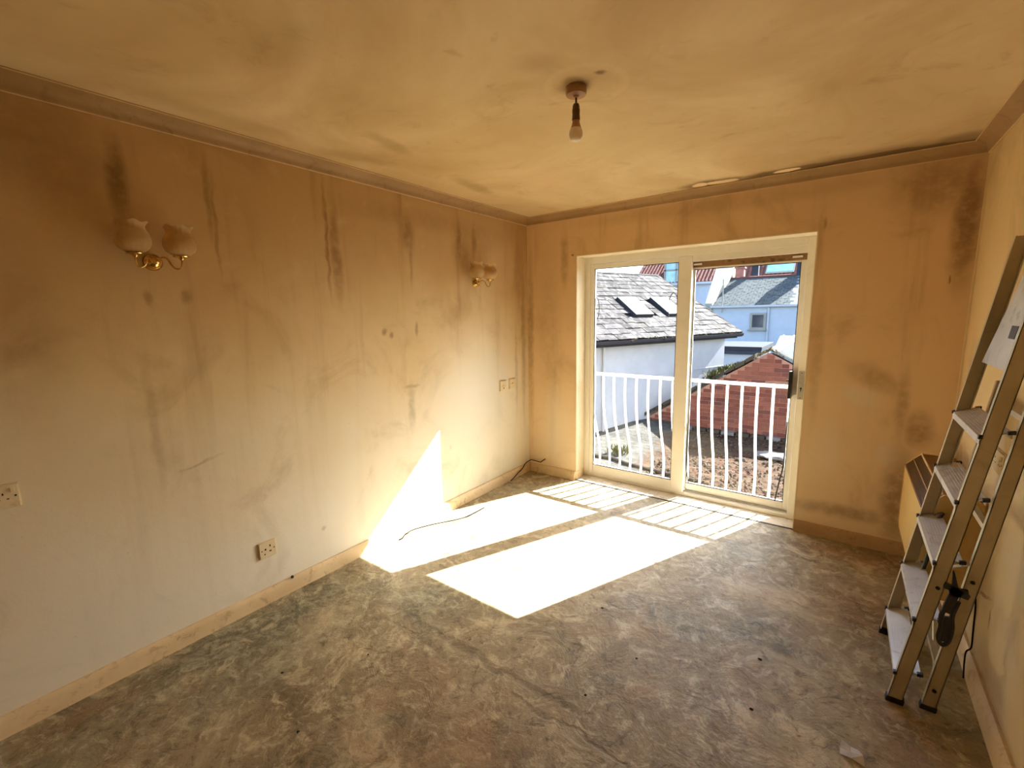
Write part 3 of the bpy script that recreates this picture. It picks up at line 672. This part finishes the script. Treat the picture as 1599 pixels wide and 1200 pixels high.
# black locking stay between the frames
bm = B(); yq = YN-0.012
cx_, cz_ = 2.826, 0.527
def arm(x0, z0, x1, z1, w0, w1):
    a, b = V((x0, yq, z0)), V((x1, yq, z1)); d = (b-a); n_ = V((-d.z, 0, d.x)).normalized(); th = V((0, 0.014, 0))
    hexa(bm, [a-n_*w0, b-n_*w1, b-n_*w1+th, a-n_*w0+th, a+n_*w0, b+n_*w1, b+n_*w1+th, a+n_*w0+th])
arm(cx_, cz_, 2.815, 0.600, 0.010, 0.002); arm(cx_+.006, cz_+.008, 2.796, 0.541, 0.009, 0.010); arm(cx_, cz_, 2.862, 0.516, 0.013, 0.008); arm(cx_, cz_+.004, 2.858, 0.535, 0.008, 0.007); arm(cx_, cz_, 2.808, 0.44, 0.014, 0.011)
lathe(bm, [(0.018, 0), (0.018, .014)], (cx_, yq, cz_), 'y', 16)
mk('locking_stay', bm, M_blackp, lad)
bm = B(); tube(bm, curve([(2.812, yq+.008, .47), (2.800, yq+.01, .42), (2.803, yq+.012, .37), (2.800, yq+.012, .33), (2.812, yq+.012, .305), (2.828, yq+.012, .325), (2.832, yq+.012, .38), (2.828, yq+.01, .43), (2.838, yq+.008, .49)], 6), 0.0075, 8); mk('strap', bm, M_blackp, lad, True)
bm = B(); frame_box(bm, (2.806, yq+.008, .318), (0.020, 0, 0.004), (0, .012, 0), (0.002, 0, 0.10), .004); mk('strap_pad', bm, M_blackp, lad)
bm = B(); tube(bm, curve([(2.835, -1.0, .66), (2.812, -1.0, .58), (2.805, -1.01, .46), (2.79, -1.02, .36)], 6), 0.008, 8); mk('strap', bm, M_blackp, lad, True)

# ------------------------------------------------------------------ loose wires, scraps, fixings
bm = B(); tube(bm, curve([(0.190, -.004, .142), (0.165, -.020, .122), (0.150, -.032, .110), (0.09, -.030, .112), (0.035, -.022, .108), (0.018, -.06, .098), (0.020, -.11, .086), (0.036, -.18, .062), (0.040, -.25, .045), (0.040, -.32, .018), (0.042, -.37, .006)], 6), 0.0045, 8)
tag(mk('cable', bm, M_wire, None, True), 'dark cable coming out of the wall over the skirting in the far left corner', 'cable')
bm = B(); tube(bm, curve([(0.060, -1.700, .004), (0.064, -1.670, .006), (0.045, -1.635, .010), (0.046, -1.612, .013), (0.052, -1.556, .018), (0.11, -1.432, .022), (0.196, -1.267, .018), (0.215, -1.156, .010), (0.212, -0.962, .004)], 6), 0.0042, 8)
tag(mk('wire', bm, M_wire, None, True), 'thin loose wire lying on the sunlit floor near the left wall', 'wire')
bm = B(); tube(bm, curve([(2.978, -.95, .30), (2.976, -.985, .26), (2.975, -1.0, .20), (2.975, -1.01, .15), (2.972, -1.03, .10), (2.955, -1.05, .086), (2.946, -1.09, .060), (2.944, -1.12, .005)], 6), 0.003, 8)
tag(mk('cable', bm, M_wire, None, True), 'brown cable dropping down the right wall behind the stepladder', 'cable')
# paper scrap: crumpled sheet
bm = B(); pts = [(0, 0, .012), (.034, .004, .016), (.022, .026, .010), (.000, .034, .004), (-.026, .036, .016), (-.030, .008, .004), (-.030, -.018, .003), (.000, -.024, .010), (.040, -.026, .001)]
vs = [bm.verts.new((2.565+x, -1.79+y, z+.001)) for x, y, z in pts]
for f in ((0, 1, 2), (0, 2, 3), (0, 3, 4), (0, 4, 5), (0, 5, 6), (0, 6, 7), (0, 7, 1), (7, 8, 1)): bm.faces.new([vs[i] for i in f])
bmesh.ops.solidify(bm, geom=bm.faces[:], thickness=0.0008)
tag(mk('paper_scrap', bm, M_paper), 'crumpled white paper scrap on the floor near the bottom edge', 'paper scrap')
# dark chips on the floor
chips = [(0.788, -2.477), (1.702, -2.099), (1.798, -1.791), (2.243, -1.481), (2.256, -1.784), (0.568, -2.761), (0.901, -2.87), (1.521, -1.559)]
names = ['beside the worn ridge', 'right of the worn ridge', 'in the brown middle of the floor', 'midway to the ladder', 'in the brown floor left of the paper scrap', 'on the grey green floor by the left wall', 'near the bottom edge of the floor', 'just right of the sunlit patch tip']
for (x, y), nm in zip(chips, names):
    bm = B(); r0 = 0.006+random.random()*.004; n = 7; top = bm.verts.new((x, y, .006))
    ring = [bm.verts.new((x+math.cos(a)*r0*(.6+random.random()*.7), y+math.sin(a)*r0*(.6+random.random()*.7), .0005)) for a in [2*math.pi*i/n for i in range(n)]]
    for i in range(n): bm.faces.new([ring[i], ring[(i+1) % n], top])
    bm.faces.new(ring[::-1])
    tag(mk('debris_chip', bm, M_hole), 'small dark chip of debris ' + nm, 'debris', 'dark chips on the floor')
bm = B()
for _ in range(420):
    x = random.uniform(0.05, 2.93); y = random.uniform(-3.6, -0.05); s = random.uniform(.0008, .0026)
    vs = [bm.verts.new((x+random.uniform(-1, 1)*s, y+random.uniform(-1, 1)*s, z_)) for z_ in (.0004, .0004, .0004)] + [bm.verts.new((x, y, s*1.2))]
    for f in ((0, 1, 3), (1, 2, 3), (2, 0, 3), (2, 1, 0)): bm.faces.new([vs[i] for i in f])
tag(mk('floor_grit', bm, M_skirt), 'pale grit scattered over the bare floor', 'grit', None, 'stuff')
# small fixings
bm = B(); lathe(bm, [(0.008, 0), (0.009, -.004), (0.005, -.006), (0.004, -.018), (0.007, -.022), (0.002, -.026)], (0.485, 0, 2.035), 'y', 12)
tag(mk('curtain_hook', bm, M_rose, None, True), 'small old hook at the top left corner of the door opening', 'hook')
bm = B(); lathe(bm, [(0.008, 0.0), (0.0085, .006), (0.006, .010), (0.001, .011)], (0.012, -2.42, 0.082), 'x', 12)
tag(mk('cable_clip', bm, M_hole, None, True), 'small dark clip on top of the left skirting below the round pin socket', 'clip')

# ================================================================== OUTSIDE
# ground
bm = B(); N1, N2 = 60, 52; grid = []
for i in range(N1+1):
    row = []
    for j in range(N2+1):
        x = -2.2+7.6*i/N1; y = 0.34+5.0*j/N2
        rough = max(0.0, min(1.0, (x-0.0)/0.4))
        z = -0.68 + 0.012*mnoise.noise(V((x*2, y*2, 0))) + rough*(0.035*mnoise.noise(V((x*3.1, y*3.1, 3)))+0.03*mnoise.noise(V((x*8, y*8, 1))))
        if x < 0.1 and y > 3.6: z += min(1, (y-3.6)/1.2)*0.09
        row.append(bm.verts.new((x, y, z)))
    grid.append(row)
for i in range(N1):
    for j in range(N2): bm.faces.new([grid[i][j], grid[i+1][j], grid[i+1][j+1], grid[i][j+1]])
struct(mk('ground', bm, M_yard, None, True))
bm = B(); box(bm, (-60, T, -1.6), (60, 90, -0.80)); struct(mk('ground_outer', bm, M_asph))
def gz(x, y): return -0.69
# rubble
bm = B()
for _ in range(5200):
    x = random.uniform(0.05, 4.2)**1.0; y = random.uniform(0.9, 5.05)
    if x < 0.35+0.4*mnoise.noise(V((y*1.3, 2, 0))): continue
    s = random.uniform(0.008, 0.026)*(1.5 if random.random() < .08 else 1); c0 = V((x, y, -0.675+s*0.25)); rot = random.random()*6.28
    ex, ey, ez = s*random.uniform(.8, 1.6), s*random.uniform(.6, 1.1), s*random.uniform(.35, .7)
    ca, sa = math.cos(rot), math.sin(rot)
    pv = []
    for (a, b, h) in ((1, 0, -.3), (.3, 1, -.2), (-.8, .6, -.3), (-.9, -.6, -.2), (.3, -1, -.3), (.2, .2, 1), (-.4, -.1, .85)):
        a += random.uniform(-.2, .2); b += random.uniform(-.2, .2)
        pv.append(bm.verts.new(c0+V((a*ex*ca-b*ey*sa, a*ex*sa+b*ey*ca, h*ez))))
    for f in ((0, 1, 5), (1, 2, 5), (2, 6, 5), (2, 3, 6), (3, 4, 6), (4, 0, 5), (4, 5, 6), (4, 3, 2, 1, 0)): bm.faces.new([pv[i] for i in f])
tag(mk('rubble', bm, M_stone), 'brown stone rubble and tile fragments covering the yard below the balcony', 'rubble', None, 'stuff')
bm = B(); bmesh.ops.create_icosphere(bm, subdivisions=3, radius=1.0)
for v in bm.verts:
    n_ = 1+0.35*mnoise.noise(v.co*2.2); v.co = V((v.co.x*0.26*n_, v.co.y*0.15*n_, v.co.z*0.05*n_))+V((1.74, 3.98, -0.635))
tag(mk('cement_lump', bm, M_cement, None, True), 'flat pale lump of cement lying on the brown rubble', 'cement lump')
# low kerb curving through the yard
bm = B(); kp = [(-0.75, 2.55, -.665), (-0.3, 2.62, -.66), (0.05, 2.5, -.66), (0.5, 2.42, -.655), (1.0, 2.35, -.655)]
tube(bm, curve(kp, 6), 0.028, 8); tag(mk('kerb', bm, M_verge, None, True), 'dark low kerb strip crossing the yard below the left pane', 'kerb')
# weeds
def weeds(name, c, spread, n, h, label, mat=M_leaf, zf=None):
    bm = B()
    for _ in range(n):
        x = c[0]+random.gauss(0, spread[0]); y = c[1]+random.gauss(0, spread[1]); z = c[2] if zf is None else zf(x, y)
        hh = h*random.uniform(.4, 1.1); a = random.random()*6.28; w = 0.008+0.012*random.random(); lean = V((random.gauss(0, .35), random.gauss(0, .35), 1))*hh
        p0 = V((x, y, z)); d = V((math.cos(a), math.sin(a), 0))*w
        v = [bm.verts.new(p0-d*.4), bm.verts.new(p0+d*.4), bm.verts.new(p0+lean*.6+d), bm.verts.new(p0+lean), bm.verts.new(p0+lean*.6-d)]
        bm.faces.new(v)
    return tag(mk(name, bm, mat), label, 'weeds', None, 'stuff')
weeds('weeds', (-0.30, 2.95, -0.68), (0.07, 0.06), 60, 0.16, 'green weed tuft growing in the yard beside the kerb')

# ---- brick outbuilding: a gable wall of single bricks
BY = 5.15
AX, AZ = 1.44, 0.85
SLL, SLR = 0.650, 0.560
LX = -0.86; RX = AX+(AZ+0.68)/SLR
ob = thing('brick_outbuilding', (AX, BY, -0.7), 'low red brick outbuilding with a ragged mossy gable beyond the balcony railing', 'outbuilding')
bm = B(); prism(bm, [(LX+.12, BY+.014, -0.72), (RX, BY+.014, -0.72), (RX, BY+.014, AZ-(RX-AX)*SLR-.02), (AX+.03, BY+.014, AZ-.05), (AX-.06, BY+.014, AZ-.06), (LX+.12, BY+.014, AZ-(AX-LX-.12)*SLL-.06)], (0, .2, 0)); mk('mortar_wall', bm, M_mortar, ob)
bm = B(); box(bm, (0, 0, 0), (0.213, 0.10, 0.064), 0.003); brick_me = bpy.data.meshes.new('brick'); bm.to_mesh(brick_me); bm.free(); brick_me.materials.append(M_brick)
bm = B(); box(bm, (0, 0, 0), (0.102, 0.10, 0.064), 0.003); half_me = bpy.data.meshes.new('half_brick'); bm.to_mesh(half_me); bm.free(); half_me.materials.append(M_brick)
def ztop(x): return AZ-(AX-x)*SLL if x < AX else AZ-(x-AX)*SLR
nb = 0; row = 0; z = -0.70
cands = []
while z < AZ-0.03:
    x = LX-0.3+(0.1125 if row % 2 else 0)
    while x < RX:
        def ok(xx, w): return min(ztop(xx), ztop(xx+w)) > z+0.064+0.015 and xx > LX+0.1
        if 1.46 < x+.1 < 1.74 and 0.225 < z+.03 < 0.30: x += 0.2235; continue
        if ok(x, .213): cands.append((x, z, 0))
        elif ok(x+.1115, .102): cands.append((x+.1115, z, 1))
        elif ok(x, .102): cands.append((x, z, 1))
        x += 0.2235
    z += 0.0745; row += 1
cands.sort(key=lambda c: abs(c[0]-0.7))
for (x, z, h) in cands[:300]:
    o = bpy.data.objects.new('brick', half_me if h else brick_me)
    o.location = (x, BY+random.uniform(-.004, .004), z+random.uniform(-.001, .001)); o.rotation_euler = (random.gauss(0, .006), 0, random.gauss(0, .008)); link(o, ob)
bm = B(); box(bm, (1.45, BY-.01, 0.255), (1.66, BY+.03, 0.29), .003); mk('vent', bm, M_gutter, ob)
# verge of the left slope, ragged
for i in range(14):
    t0 = i/14; t1 = (i+1)/14-0.006; xa = LX-0.08+(AX-.12-LX)*t0; xb2 = LX-0.08+(AX-.12-LX)*t1
    dz_ = random.uniform(-.012, .012); th = random.uniform(.05, .075)
    bm = B(); za = AZ-(AX-xa)*SLL+dz_; zb_ = AZ-(AX-xb2)*SLL+dz_
    hexa(bm, [(xa, BY-.06, za), (xb2, BY-.06, zb_), (xb2, BY+.25, zb_), (xa, BY+.25, za), (xa, BY-.06, za+th), (xb2, BY-.06, zb_+th), (xb2, BY+.25, zb_+th), (xa, BY+.25, za+th)])
    mk('verge_tile', bm, M_verge, ob)
bm = B(); d4 = 3.4
hexa(bm, [(LX-.1, BY+.25, ztop(LX-.1)), (AX, BY+.25, AZ), (AX, BY+d4, AZ), (LX-.1, BY+d4, ztop(LX-.1)), (LX-.1, BY+.25, ztop(LX-.1)+.05), (AX, BY+.25, AZ+.05), (AX, BY+d4, AZ+.05), (LX-.1, BY+d4, ztop(LX-.1)+.05)]); mk('roof_slope', bm, M_verge, ob)
bm = B()
hexa(bm, [(AX, BY+.02, AZ), (RX+.1, BY+.02, ztop(RX+.1)), (RX+.1, BY+d4, ztop(RX+.1)), (AX, BY+d4, AZ), (AX, BY+.02, AZ+.04), (RX+.1, BY+.02, ztop(RX+.1)+.04), (RX+.1, BY+d4, ztop(RX+.1)+.04), (AX, BY+d4, AZ+.04)]); rs = mk('roof_slope', bm, M_whiteslate, ob)
for i in range(17):
    bm = B(); y_ = BY+.06+i*.2; tube(bm, [(AX+.12, y_, ztop(AX+.12)+.045), (RX+.08, y_, ztop(RX+.08)+.045)], 0.022, 6); mk('roof_rib', bm, M_bright, rs, True)
bm = B()
for _ in range(260):
    x = AX+random.gauss(-.02, .16); s = random.uniform(.012, .03); z_ = ztop(x)+random.uniform(0, .05)+.0; c0 = V((x, BY+random.uniform(-.03, .18), z_))
    v = [bm.verts.new(c0+V((random.uniform(-1, 1), random.uniform(-1, 1), random.uniform(-.6, 1)))*s) for _ in range(4)]
    for f in ((0, 1, 2), (0, 2, 3), (0, 3, 1), (1, 3, 2)): bm.faces.new([v[i] for i in f])
mk('ridge_moss', bm, M_moss, ob, kind='stuff')
bm = B()
for s_, xx in ((0, LX+.12), (1, RX-.2)):
    box(bm, (xx, BY+.2, -0.72), (xx+.2, BY+d4, min(ztop(xx), ztop(xx+.2))-.02))
mk('side_wall', bm, M_chimbrick, ob)
# low brick footing blocks below the gable
for i in range(9):
    bm = B(); x_ = 0.05+i*.24; box(bm, (x_, BY-.10-random.random()*.04, -.70), (x_+.21, BY-.01, -.63+random.random()*.02), .006); mk('footing_block', bm, M_verge if i % 3 else M_cement, ob)
# plants growing behind the left slope
def zleft(x, y): return max(-0.1, ztop(min(x, AX-.1))-0.10) if y < BY+.5 else 0.10
weeds('hedge_plants', (0.45, 7.3, 0.0), (0.40, 0.25), 1500, 0.20, 'pale green and yellow weeds growing behind the brick gable', M_leaf, lambda x, y: 0.02+0.32*(x-0))

# ---- white rendered house with slate roof on the left
lh = thing('slate_roofed_house', (-1.07, 4.07, -0.7), 'white rendered house with lichened slate roof and two roof windows', 'house')
ang = math.radians(69); D_ = V((math.cos(ang), math.sin(ang), 0)); Nn = V((math.sin(ang), -math.cos(ang), 0)); UP = V((0, 0, 1))
W0 = V((-1.07, 4.07, 0)); E0 = W0+Nn*0.22
S0, S1 = -1.6, 3.71
def wp(s, n, z): return W0+D_*s+Nn*n+UP*z
bm = B(); hexa(bm, [wp(S0, 0, -.75), wp(S1, 0, -.75), wp(S1, -3.6, -.75), wp(S0, -3.6, -.75), wp(S0, 0, 1.06), wp(S1, 0, 1.06), wp(S1, -3.6, 1.06), wp(S0, -3.6, 1.06)]); mk('wall', bm, M_render, lh)
SL = math.radians(35); US = (-Nn*math.cos(SL)+UP*math.sin(SL)); NS = (Nn*math.sin(SL)+UP*math.cos(SL)); LS = (2.416-1.04)/math.sin(SL)
def rp(s, t, h=0.0): return E0+UP*1.04+D_*s+US*t+NS*h
SE, SR = 3.93, 3.42                                            # eave and ridge ends of the hip
def hipS(t): return SE+(SR-SE)*t/LS
bm = B(); hexa(bm, [rp(S0-.1, 0, -.06), rp(SE, 0, -.06), rp(SR, LS, -.06), rp(S0-.1, LS, -.06), rp(S0-.1, 0), rp(SE, 0), rp(SR, LS), rp(S0-.1, LS)]); mk('roof_deck', bm, M_gutter, lh)
# back slope and hip end
rb0 = rp(S0-.1, LS); rb1 = rp(SR, LS); back0 = wp(S0-.1, -4.4, 1.04); back1 = wp(SE, -4.4, 1.04)
bm = B(); v = [bm.verts.new(q) for q in (rb0, rb1, back1, back0)]; bm.faces.new(v); v2 = [bm.verts.new(q) for q in (rb1, rp(SE, 0), back1)]; bm.faces.new(v2); bmesh.ops.solidify(bm, geom=bm.faces[:], thickness=.05); mk('roof_deck', bm, M_slate, lh)
# individual slates
GA = LS/15.0
bm = B(); box(bm, (0, 0, 0), (0.226, GA*1.3, 0.015)); slate_me = bpy.data.meshes.new('slate'); bm.to_mesh(slate_me); bm.free(); slate_me.materials.append(M_slate)
RM = Matrix((D_, US, NS)).transposed()
SKY = [(1.08, 1.62, 0.66, 1.31), (2.09, 2.63, 0.66, 1.31)]
cnt = 0
for r_ in range(15):
    t = r_*GA; s = max(-0.62, -0.62+t*0.55)+(0.115 if r_ % 2 else 0)
    while s < hipS(t)-.02 and cnt < 300:
        skip = any(a-.2 < s < b-.02 and c-.16 < t < d-.06 for a, b, c, d in SKY)
        if not skip:
            wsc = min(1.0, max(0.25, (hipS(t+GA*.5)+.05-s)/0.23))
            o = bpy.data.objects.new('slate', slate_me); mt = RM.to_4x4() @ Matrix.Rotation(random.gauss(0, .018), 4, 'Z') @ Matrix.Rotation(-0.06+random.gauss(0, .012), 4, 'X')
            mt.translation = rp(s, t-.01+random.uniform(-.012, .008), 0.022+random.uniform(0, .010)); o.matrix_world = mt; o.scale = (wsc, 1, 1)
            link(o, lh); cnt += 1
        s += 0.23
bm = B(); tube(bm, [rp(S0-.1, LS, .02), rp(SR+.02, LS, .02)], .035, 8); mk('ridge_tile', bm, M_slate, lh, True)
bm = B(); tube(bm, [rp(SR+.02, LS, .02), rp(SE+.03, -.02, .02)], .028, 8); mk('hip_tile', bm, M_slate, lh, True)
# gutter: half round trough plus fascia
bm = B(); gp = [( .0, 0.0), (.012, -.05), (.05, -.075), (.09, -.05), (.10, 0.0), (.088, 0.0), (.08, -.042), (.05, -.062), (.022, -.042), (.012, 0.0)]
prism(bm, [E0+D_*(S0-.1)+Nn*(a-.02)+UP*(1.04+b-.005) for a, b in gp], D_*(SE-S0+.12)); mk('gutter', bm, M_gutter, lh, True)
bm = B(); frame_box(bm, E0+D_*(S0-.1)+UP*.93-Nn*.05, D_*(SE-S0+.02), Nn*.03, UP*.10); mk('fascia', bm, M_gutter, lh)
bm = B(); frame_box(bm, wp(S0-.1, 0.0, .93), D_*(SE-S0), Nn*.17, UP*.012); mk('soffit', bm, M_render, lh)
for side_z in (0,):
    bm = B(); tube(bm, [wp(-.07, .04, .93), wp(-.07, .04, -.7)], .028, 10); mk('downpipe', bm, M_render, lh, True)
bm = B(); frame_box(bm, wp(-.05, -.01, .28), D_*(S1+.05), Nn*.018, UP*.022); mk('string_course', bm, M_render, lh)
bm = B()
for _ in range(900):
    s = random.uniform(-.6, SE); dens = 0.25+0.75*max(0, mnoise.noise(V((s*2.3, 0, 0)))+.3)
    if s < 0.35 or random.random() > dens: continue
    c0 = E0+D_*s+Nn*random.uniform(-.05, .075)+UP*(1.04+random.uniform(-.03, .045)); q = random.uniform(.010, .028)
    v = [bm.verts.new(c0+V((random.uniform(-1, 1), random.uniform(-1, 1), random.uniform(-1, .6)))*q) for _ in range(4)]
    for f in ((0, 1, 2), (0, 2, 3), (0, 3, 1), (1, 3, 2)): bm.faces.new([v[i] for i in f])
mk('gutter_moss', bm, M_moss, lh, kind='stuff')
for (a, b, c, d) in SKY:
    bm = B(); f_ = 0.05
    for (s0, s1, t0, t1) in ((a, a+f_, c, d), (b-f_, b, c, d), (a+f_, b-f_, c, c+f_), (a+f_, b-f_, d-f_, d)):
        frame_box(bm, rp(s0, t0, .0), D_*(s1-s0), US*(t1-t0), NS*.095, .004)
    rw = mk('roof_window', bm, M_gutter, lh)
    bm = B(); frame_box(bm, rp(a+f_*.4, c+f_*.4, .088), D_*(b-a-f_*.8), US*(d-c-f_*.8), NS*.012); mk('pane', bm, M_rwglass, rw)
    bm = B(); frame_box(bm, rp(a-.03, d, .03), D_*(b-a+.06), US*.07, NS*.02); mk('flashing', bm, M_bright, rw)

# ---- flat grey roof between
fr_ = thing('flat_roof_shed', (0, 12, -0.8), 'grey flat roofed shed in front of the far white building', 'shed')
bm = B(); box(bm, (-3.2, 12.0, 0.17), (0.42, 15.0, 0.40), .01); mk('roof', bm, M_flat, fr_)
bm = B(); box(bm, (-3.1, 12.12, -0.85), (0.34, 14.9, 0.17)); mk('wall', bm, M_render2, fr_)
bm = B(); box(bm, (-3.2, 11.97, 0.30), (0.44, 12.0, 0.42), .004); mk('fascia', bm, M_gutter, fr_)
# ---- small white roof on the right
wr = thing('lean_to', (1.5, 10, -0.8), 'small lean-to with bright white sheet roof behind the brick gable', 'lean-to')
bm = B(); hexa(bm, [(1.02, 9.6, .50), (3.6, 9.6, .50), (3.6, 10.8, .78), (1.02, 10.8, .78), (1.02, 9.6, .55), (3.6, 9.6, .55), (3.6, 10.8, .83), (1.02, 10.8, .83)]); rf = mk('roof', bm, M_bright, wr)
for i in range(11):
    bm = B(); x_ = 1.1+i*.24; tube(bm, [(x_, 9.59, .555), (x_, 10.8, .835)], .03, 6); mk('roof_rib', bm, M_bright, rf, True)
bm = B(); box(bm, (1.1, 9.7, -.8), (3.5, 10.8, .5)); mk('wall', bm, M_render2, wr)
bm = B(); hexa(bm, [(1.42, 11.4, .50), (3.8, 11.4, .50), (3.8, 13, .85), (1.22, 13, .85), (1.42, 11.4, .66), (3.8, 11.4, .66), (3.8, 13, 1.05), (1.22, 13, 1.05)]); mk('upper_roof', bm, M_flat, wr)

# ---- far white building with slate roof
fw = thing('far_white_building', (-1, 23, -1), 'long white building with grey slate roof and one small dark window', 'building')
XL, XR = -3.55, 7.0
bm = B(); prism(bm, [(XL, 23, -1.0), (XL, 23, 1.80), (XL, 26.4, 3.38), (XL, 29.8, 1.8), (XL, 29.8, -1.0)], (XR-XL, 0, 0)); mk('wall', bm, M_render2, fw)
slope = V((0, 3.4, 1.60)); sln = slope.length; su = slope.normalized(); snn = V((0, -su.z, su.y))
bm = B()
for r_ in range(17):
    t = r_*sln/17; x = XL+(.13 if r_ % 2 else 0)
    while x < 0.05:
        o = V((x, 22.92, 1.78))+su*t+snn*(.02+random.uniform(0, .012)); frame_box(bm, o, (0.29, 0, 0), su*(sln/17*1.15), snn*.02); x += .31
mk('slates', bm, M_farslate, fw, kind='stuff')
bm = B()
for r_ in range(17):
    t = r_*sln/17; x = 0.08
    while x < XR:
        o = V((x, 22.92, 1.78))+su*t+snn*(.02+random.uniform(0, .008)); frame_box(bm, o, (0.6, 0, 0), su*(sln/17*1.15), snn*.02); x += .61
mk('coated_slates', bm, M_whiteslate, fw, kind='stuff')
bm = B(); tube(bm, [(XL, 26.3, 3.42), (XR, 26.3, 3.42)], .09, 8); mk('ridge_tile', bm, M_redtile, fw, True)
bm = B(); box(bm, (XL-.02, 22.80, 1.70), (XR, 22.95, 1.80), .01); mk('gutter', bm, M_render, fw)
bm = B(); tube(bm, [(-.78, 22.93, 1.72), (-.78, 22.93, -1)], .05, 8); mk('downpipe', bm, M_render, fw, True)
bm = B(); box(bm, (-1.62, 22.93, .54), (-.86, 22.995, 1.40), .01); wf = mk('window', bm, M_bright, fw)
bm = B(); box(bm, (-1.50, 22.91, .66), (-.99, 22.935, 1.30)); mk('pane', bm, M_darkwin, wf)
bm = B(); box(bm, (-1.70, 22.85, .48), (-.80, 22.99, .54), .01); mk('window_sill', bm, M_bright, wf)
# raking parapet
bm = B(); hexa(bm, [(-3.86, 22.9, -1), (-3.50, 22.9, -1), (-3.25, 26.6, -1), (-4.15, 26.6, -1), (-3.86, 22.9, 1.95), (-3.50, 22.9, 1.95), (-3.25, 26.6, 4.35), (-4.15, 26.6, 4.35)]); mk('parapet', bm, M_bright, fw)
bm = B(); box(bm, (-3.2, 27.0, 2.0), (-2.72, 27.5, 4.05), .01); ch = mk('chimney', bm, M_chimbrick, fw)
bm = B(); box(bm, (-3.25, 26.95, 4.05), (-2.67, 27.55, 4.15), .01); mk('chimney_cap', bm, M_chimbrick, ch)
bm = B(); box(bm, (-2.30, 27.0, 2.0), (-1.95, 27.4, 5.1), .01); mk('chimney', bm, M_gutter, fw)
bm = B(); box(bm, (0.05, 26.2, 2.5), (0.75, 26.9, 4.75), .01); ch = mk('chimney', bm, M_flat, fw)
for i in (0, 1):
    bm = B(); lathe(bm, [(.10, 0), (.12, .04), (.09, .08), (.08, .40), (.10, .42)], (.25+i*.3, 26.55, 4.75), 'z', 12); mk('chimney_pot', bm, M_redtile, ch, True)
bm = B(); tube(bm, [(-2.98, 22.86, 1.45), (-2.98, 22.86, 3.2)], .03, 6); mk('vent_pipe', bm, M_bright, fw)

# ---- red tiled houses behind
def tiled_slope(par, x0, x1, y0, z0, run, rise, nrow, tw=.26):
    u = V((0, run, rise)); L = u.length; u.normalize(); n_ = V((0, -u.z, u.y)); bm = B()
    for r_ in range(nrow):
        x = x0
        while x < x1-.01:
            o = V((x, y0, z0))+u*(r_*L/nrow)+n_*random.uniform(.02, .04)
            prism(bm, [o, o+V((tw*.5, 0, 0))+n_*.055, o+V((tw*.92, 0, 0)), o+V((tw*.92, 0, 0))-n_*.03, o-n_*.03], u*(L/nrow*1.02)); x += tw
    mk('roof_tiles', bm, M_redtile, par, kind='stuff')
rh = thing('red_tiled_house', (-9, 32, -1), 'white house with red tiled roof and a pale blue dormer window', 'house')
bm = B(); box(bm, (-11.6, 32, -1), (-5.4, 38, 3.66)); mk('wall', bm, M_render2, rh)
bm = B(); hexa(bm, [(-11.8, 31.8, 3.66), (-5.3, 31.8, 3.66), (-5.3, 38.4, 3.66), (-11.8, 38.4, 3.66), (-11.2, 35.1, 6.0), (-5.3, 35.1, 6.0), (-5.3, 35.3, 6.0), (-11.2, 35.3, 6.0)]); mk('roof_deck', bm, M_redtile, rh)
tiled_slope(rh, -11.6, -5.35, 31.75, 3.68, 3.3, 2.34, 13)
bm = B(); box(bm, (-11.7, 31.65, 3.52), (-5.3, 31.8, 3.68), .01); mk('gutter', bm, M_render, rh)
bm = B(); box(bm, (-9.05, 31.78, 3.62), (-7.5, 34, 5.35), .02); dm = mk('dormer', bm, M_bluewin, rh)
for (a, b, c, d) in ((-9.05, -7.5, 5.25, 5.4), (-9.05, -7.5, 3.62, 3.74), (-9.05, -8.93, 3.74, 5.25), (-8.2, -8.1, 3.74, 5.25), (-9.05, -7.5, 4.62, 4.72)):
    bm = B(); box(bm, (a, 31.72, c), (b, 31.79, d)); mk('window_frame', bm, M_bright, dm)
bm = B(); box(bm, (-9.15, 31.6, 5.4), (-7.4, 34, 5.55), .02); mk('dormer_roof', bm, M_gutter, dm)
r2 = thing('red_roofed_terrace', (-2, 33, -1), 'red tiled roof with a pale rooflight showing above the far slate ridge', 'house')
bm = B(); box(bm, (-4.1, 33.2, -1), (3.2, 38, 3.4)); mk('wall', bm, M_render2, r2)
bm = B(); hexa(bm, [(-4.2, 33, 3.4), (3.3, 33, 3.4), (3.3, 38.2, 3.4), (-4.2, 38.2, 3.4), (-4.2, 35.5, 5.6), (3.3, 35.5, 5.6), (3.3, 35.7, 5.6), (-4.2, 35.7, 5.6)]); mk('roof_deck', bm, M_redtile, r2)
tiled_slope(r2, -3.9, 3.2, 32.95, 3.42, 2.5, 2.2, 12)
u2 = V((0, 2.5, 2.2)).normalized(); n2 = V((0, -u2.z, u2.y))
bm = B(); frame_box(bm, V((-2.45, 32.95, 3.42))+u2*.95+n2*.08, (1.75, 0, 0), u2*1.0, n2*.08, .01); rl = mk('rooflight', bm, M_bright, r2)
bm = B(); frame_box(bm, V((-2.38, 32.95, 3.42))+u2*1.02+n2*.165, (1.61, 0, 0), u2*.86, n2*.02); mk('pane', bm, M_bluewin, rl)
